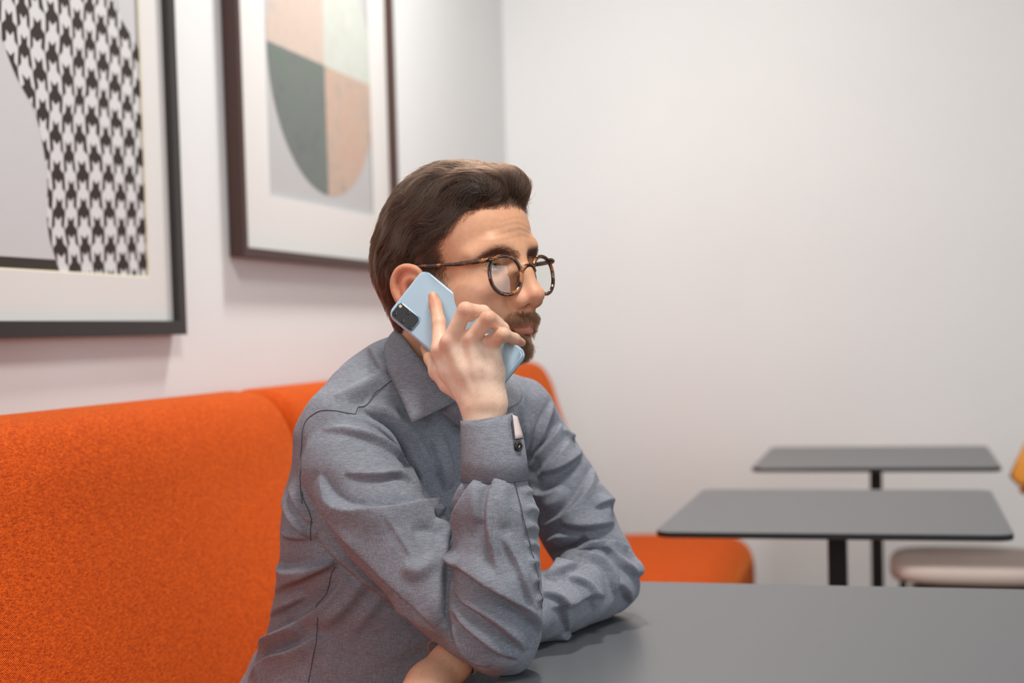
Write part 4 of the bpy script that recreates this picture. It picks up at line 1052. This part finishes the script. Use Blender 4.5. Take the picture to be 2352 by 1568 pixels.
wsoul = blob(hqa, (94, 0, -78), (10, 9, 5)); skin_hair('beard_strands', wsoul * (wsoul > .2), 900, lambda q, sg: np.stack([0.4 + 0 * sg, 0 * sg, -0.9 + 0 * sg], 1), 0.005, 0.010, 0.00011, 0.005, M['beard'], bd, 0.25)
wj = sm(-hq[:, 2], 52, 80) * sm(hq[:, 0], 0, 30) * (hq[:, 1] > 30) * 0.6
skin_hair('beard_strands', wj * (wj > .1), 2200, lambda q, sg: np.stack([0.4 + 0 * sg, 0.1 * sg, -0.85 + 0 * sg], 1), 0.003, 0.006, 0.00009, 0.001, M['beard'], bd, 0.3)
ws = sm(hq[:, 0], 8, 16) * (1 - sm(hq[:, 0], 26, 38 )) * sm(hq[:, 2], -32, -12) * (1 - sm(hq[:, 2], 40, 56)) * (hqa[:, 1] > 52)
skin_hair('hair_strands', ws, 4200, lambda q, sg: np.stack([-0.25 + 0 * sg, 0 * sg, -0.95 + 0 * sg], 1), 0.004, 0.009, 0.00010, 0.0014, M['hair'], hair, 0.2)
wt = sm(hq[:, 0], -6, 4) * (1 - sm(hq[:, 0], 30 + np.clip((hq[:, 2] - 45) * .7, 0, 30), 46 + np.clip((hq[:, 2] - 45) * .8, 0, 36))) * sm(hq[:, 2], 14, 26) * (1 - sm(hq[:, 2], 88, 98)) * (hqa[:, 1] > 36)
skin_hair('hair_strands', wt, 9500, lambda q, sg: np.stack([-0.8 + 0 * sg, 0 * sg, -0.55 + 0 * sg], 1), 0.008, 0.020, 0.00011, 0.0055, M['hair'], hair, 0.35, 350)

wf = sm(hq[:, 2], 76, 84) * (1 - sm(hq[:, 2], 104, 112)) * sm(hq[:, 0], 46, 58)
skin_hair('hair_strands', wf, 3000, lambda q, sg: np.stack([0.1 + 0 * sg, 0.35 + 0 * sg, 0.9 + 0 * sg], 1), 0.012, 0.026, 0.00012, 0.010, M['hair'], hair, 0.3, 200)
# fine hair on the hands and forearms
av = np.empty(len(person.data.vertices) * 3, np.float32); person.data.vertices.foreach_get('co', av); av = av.reshape(-1, 3).astype(float)
M['arm_hair'] = hair_mat('fine_arm_hair', srgb(96, 66, 46), 0.4)
for cen, ext, fld, dv, cnt in ((W(1112, 905, 1.565), (0.030, 0.03, 0.045), Field(hand), np.array([0.55, 0, 0.75]), 420), (W(1020, 1535, 1.585), (0.05, 0.05, 0.04), Field(inner + lh), W(960, 1600, 1.57) - W(1035, 1520, 1.61), 520)):
    m = np.flatnonzero((np.abs(av - cen) < np.array(ext)).all(1)); i = rnd.choice(m, cnt); dv = dv / np.linalg.norm(dv)
    ps = grow(av[i], None, lambda p, g, t: np.tile(dv, (len(p), 1)), fld, rnd.uniform(0.004, 0.010, cnt), 5, -0.0003, 0.0016, 0.35, 0, 0, rnd)
    strand_object('arm_hair', ps, np.linspace(0.00005, 0.00002, 6)[None, :] * np.ones((cnt, 1)), M['arm_hair'], person, 0.6)
# ---------------- glasses
def glasses():
    def tort():
        m = new_mat('tortoiseshell_acetate', srgb(60, 36, 24), 0.12, spec=0.6, Coat_Weight=0.4); t = NT(m); n = t.noise(t.obj(), 95, 3, 0.6)
        c = t.ramp(n.outputs['Fac'], [(0.40, srgb(34, 22, 18)), (0.52, srgb(62, 36, 24)), (0.60, srgb(150, 90, 40)), (0.72, srgb(186, 120, 60))]); t.l(c.outputs['Color'], t.b.inputs['Base Color']); return m
    M['tort'] = tort()
    lens = bpy.data.materials.new('spectacle_lens'); lens.use_nodes = True; nt = lens.node_tree; nt.nodes.remove(nt.nodes['Principled BSDF'])
    tr_ = nt.nodes.new('ShaderNodeBsdfTransparent'); tr_.inputs[0].default_value = (0.97, 0.985, 0.96, 1); gl = nt.nodes.new('ShaderNodeBsdfGlossy'); gl.inputs['Roughness'].default_value = 0.02; gl.inputs[0].default_value = (0.95, 1, 0.95, 1)
    fr = nt.nodes.new('ShaderNodeFresnel'); fr.inputs[0].default_value = 1.55; mx = nt.nodes.new('ShaderNodeMixShader'); nt.links.new(fr.outputs[0], mx.inputs[0]); nt.links.new(tr_.outputs[0], mx.inputs[1]); nt.links.new(gl.outputs[0], mx.inputs[2]); nt.links.new(mx.outputs[0], nt.nodes['Material Output'].inputs[0])
    root = empty('glasses', tuple(HW((108, 0, 8))), 0, 'round tortoiseshell glasses worn on the man\'s nose', 'glasses')
    def add(o): o.parent = root; o.matrix_parent_inverse = Matrix.Translation(root.location).inverted(); return o
    def lensp(s, a, k=1.0, df=0.0):
        c, z = math.cos(a), math.sin(a); x = 23.6 * k * math.copysign(abs(c) ** 0.92, c); y = (22.6 if z > 0 else 23.2) * k * math.copysign(abs(z) ** 0.95, z)
        if z > 0: x *= 1 + 0.05 * z
        l = 36 + x; f = 108.2 - (l - 10) * 0.18 + df - 0.0025 * (x * x + y * y) * 0.5
        return HW((f, s * l, -0.5 + y))
    for s in (-1, 1):
        path = [lensp(s, 2 * math.pi * k / 64) for k in range(64)]
        add(tube('rim', path, [0.0023] * 64, M['tort'], None, 10, True))
        V = [lensp(s, 2 * math.pi * k / 48, r, -0.2 + (1 - r * r) * 1.6) for r in (0.99, 0.75, 0.5, 0.25, 0.02) for k in range(48)]
        Fc = [(i * 48 + k, i * 48 + (k + 1) % 48, (i + 1) * 48 + (k + 1) % 48, (i + 1) * 48 + k) for i in range(4) for k in range(48)]
        if s < 0: Fc = [f[::-1] for f in Fc]
        add(mesh_obj('lens', V, Fc, lens, None, True))
        # end piece and temple
        add(tube('end_piece', [HW(p) for p in ((103.4, 48 * s, 18.6), (101.8, 54 * s, 18.4), (100.6, 58.5 * s, 18.0), (99.4, 61.8 * s, 17.6), (97.6, 64.2 * s, 17.3), (95, 65.4 * s, 17.2))], [0.0012, 0.0022, 0.0026, 0.0026, 0.0026, 0.0024], M['tort'], None, 10))
        tp = catmull([HW(p) for p in ((97, 65.5 * s, 17.3), (80, 69 * s, 17.8), (66, 71.5 * s, 18.5), (58, 73 * s, 19), (30, 77.5 * s, 22), (2, 80 * s, 25.0), (-14, 81 * s, 23), (-26, 80.5 * s, 10), (-33, 79.5 * s, -10))], 4)
        rd = [0.0028] * 10 + list(np.linspace(0.0027, 0.0019, 5)) + [0.0019] * (len(tp) - 15)
        add(tube('temple', tp, rd, M['tort'], None, 10, False, 0.55, tuple(HM[2])))
        for f in (88.5, 84.5):
            c = HW((f, (67.4 + (88.5 - f) * .19) * s, 17.6)); V = []
            o = add(tube('rivet', [c - HM[1] * s * 0.0004, c + HM[1] * s * 0.00095], [0.0006, 0.0006], M['steel'], None, 8))
        pad = catmull([HW(p) for p in ((104, 11.5 * s, 2), (101.5, 13.5 * s, -3), (100.5, 14.5 * s, -8), (101, 14.5 * s, -12))], 4)
        M.setdefault('pad', new_mat('clear_nose_pad', srgb(225, 205, 190), 0.1, Transmission_Weight=0.7)); add(tube('nose_pad', pad, [0.0010] * 4 + [0.0018] * 6 + [0.0010] * (len(pad) - 10), M['pad'], None, 8))
    add(tube('bridge', catmull([HW(p) for p in ((107.6, -13.2, 3.5), (109.5, -8, 8.0), (110.2, 0, 9.6), (109.5, 8, 8.0), (107.6, 13.2, 3.5))], 5), 0.0026, M['tort'], None, 10))
glasses()

# ---------------- phone
def phone():
    A_, B_, C_ = W(972, 614, 1.634), W(881, 718, 1.640), W(1212, 812, 1.600)
    e1 = C_ - A_; Ln = np.linalg.norm(e1); e1 /= Ln; e2 = B_ - A_; e2 -= e1 * (e2 @ e1); Wd = np.linalg.norm(e2); e2 /= Wd; nn = np.cross(e1, e2)
    if nn[1] > 0: nn = -nn
    print('phone', Ln, Wd)
    root = empty('smartphone', tuple(A_ + e1 * Ln / 2 + e2 * Wd / 2), 0, 'pale blue smartphone held against the man\'s ear', 'phone')
    def add(o, par=None):
        if par is None: o.parent = root; o.matrix_parent_inverse = Matrix.Translation(root.location).inverted()
        else: o.parent = par
        return o
    def pt(x, y, z): return A_ + e1 * x + e2 * y + nn * z          # z > 0 towards the back glass
    def onph(px, py):
        d = _f + _r * (px - CXP) / FPX - _u * (py - CYP) / FPX; p = CAM + d * (np.dot(A_ - CAM, nn) / np.dot(d, nn)); return float((p - A_) @ e1), float((p - A_) @ e2)
    def rrect(x0, y0, x1, y1, r, n=8):
        out = []
        for cx, cy, a0 in ((x1 - r, y1 - r, 0), (x0 + r, y1 - r, 90), (x0 + r, y0 + r, 180), (x1 - r, y0 + r, 270)):
            for k in range(n + 1): a = math.radians(a0 + 90 * k / n); out.append((cx + r * math.cos(a), cy + r * math.sin(a)))
        return out
    def slab(name, rect, r, prof, mat, parent=None):
        x0, y0, x1, y1 = rect; V = []; n = None
        for ins, z in prof:
            ring = rrect(x0 + ins, y0 + ins, x1 - ins, y1 - ins, max(r - ins, 0.0006)); n = len(ring); V += [pt(x, y, z) for x, y in ring]
        m = len(prof); Fc = [tuple(range(n)), tuple((m - 1) * n + k for k in range(n - 1, -1, -1))] + [(i * n + k, i * n + (k + 1) % n, (i + 1) * n + (k + 1) % n, (i + 1) * n + k) for i in range(m - 1) for k in range(n)]
        o = mesh_obj(name, V, Fc, mat, None, True); bm = bmesh.new(); bm.from_mesh(o.data); bmesh.ops.recalc_face_normals(bm, faces=bm.faces); bm.to_mesh(o.data); bm.free()
        o.data.polygons[0].use_smooth = False; o.data.polygons[1].use_smooth = False; return add(o, parent)
    M['ph_back'] = new_mat('pale_blue_glass_back', srgb(178, 206, 224), 0.22, metal=0.1, spec=0.6, Coat_Weight=1.0, Coat_Roughness=0.03)
    M['ph_frame'] = new_mat('blue_metal_frame', srgb(120, 150, 185), 0.25, metal=0.9); M['ph_screen'] = new_mat('dark_screen_glass', srgb(14, 14, 16), 0.08)
    M['ph_cam'] = new_mat('camera_island_black', srgb(26, 26, 29), 0.18, Coat_Weight=0.6); M['ph_rim'] = new_mat('camera_rim_blue_metal', srgb(160, 190, 210), 0.2, metal=0.9)
    M['ph_lens'] = new_mat('camera_lens_dark', srgb(12, 13, 22), 0.05, spec=0.8); M['ph_flash'] = new_mat('flash_cream', srgb(232, 214, 180), 0.3)
    T = 0.0078; rect = (0, 0, Ln, Wd); r = 0.0105
    cv = [(0.0034 * (1 - math.sin(a)), -0.0034 * (1 - math.cos(a))) for a in np.linspace(math.pi / 2, 0, 8)]
    slab('back_glass', rect, r, [(0.0034 * (1 - math.cos(a)) , -0.0032 * (1 - math.sin(a))) for a in np.linspace(0.0, math.pi / 2, 8)], M['ph_back'])
    slab('side_frame', rect, r, [(0.0001, -0.0031), (-0.0002, -0.0036), (-0.0002, -0.0048), (0.0001, -0.0053)], M['ph_frame'])
    slab('screen', rect, r, [(0.0002, -0.0052), (0.0008, -0.0066), (0.0022, -0.0076), (0.0030, -T)], M['ph_screen'])
    a, b, c, d = [onph(*p) for p in ((920, 695), (898, 721.6), (942, 762), (967, 733))]
    xs = sorted([a[0], b[0], c[0], d[0]]); ys = sorted([a[1], b[1], c[1], d[1]]); rc_ = ((xs[0] + xs[1]) / 2 - .001, (ys[0] + ys[1]) / 2 - .001, (xs[2] + xs[3]) / 2 + .001, (ys[2] + ys[3]) / 2 + .001)
    rim = slab('camera_rim', rc_, 0.0052, [(-0.0004, -0.0003), (0.0, 0.0010), (0.0005, 0.0013), (0.0009, 0.0012)], M['ph_rim'])
    isl = slab('camera_island', (rc_[0] + .0009, rc_[1] + .0009, rc_[2] - .0009, rc_[3] - .0009), 0.0044, [(0, 0.0005), (0.0, 0.0013), (0.0003, 0.0015)], M['ph_cam'])
    def disc(name, px, py, rad, mat, z=0.0016):
        x, y = onph(px, py); V = []; n = 24
        for rr_, zz in ((rad, z - .0006), (rad, z), (rad * 0.8, z + .0002), (rad * 0.05, z - .0001)):
            V += [pt(x + rr_ * math.cos(2 * math.pi * k / n), y + rr_ * math.sin(2 * math.pi * k / n), zz) for k in range(n)]
        o = mesh_obj(name, V, [(i * n + k, i * n + (k + 1) % n, (i + 1) * n + (k + 1) % n, (i + 1) * n + k) for i in range(3) for k in range(n)], mat, None, True); o.parent = isl; return o
    for p in ((908, 721), (938, 718.7), (925, 737.8), (944, 753)): disc('camera_lens', *p, 0.0026, M['ph_lens'], 0.00155)
    disc('flash', 920.6, 703.5, 0.0019, M['ph_flash']); disc('microphone_hole', 956.6, 733.6, 0.0006, M['ph_lens'])
    for x0, x1 in ((0.052, 0.072), (0.082, 0.092)):
        V = [pt(x, Wd + y, z) for x in (x0, x1) for y in (-0.0002, 0.0007) for z in (-0.0035, -0.0050)]
        add(mesh_obj('side_button', V, [(0, 1, 3, 2), (4, 6, 7, 5), (0, 4, 5, 1), (2, 3, 7, 6), (0, 2, 6, 4), (1, 5, 7, 3)], M['ph_frame']))
phone()
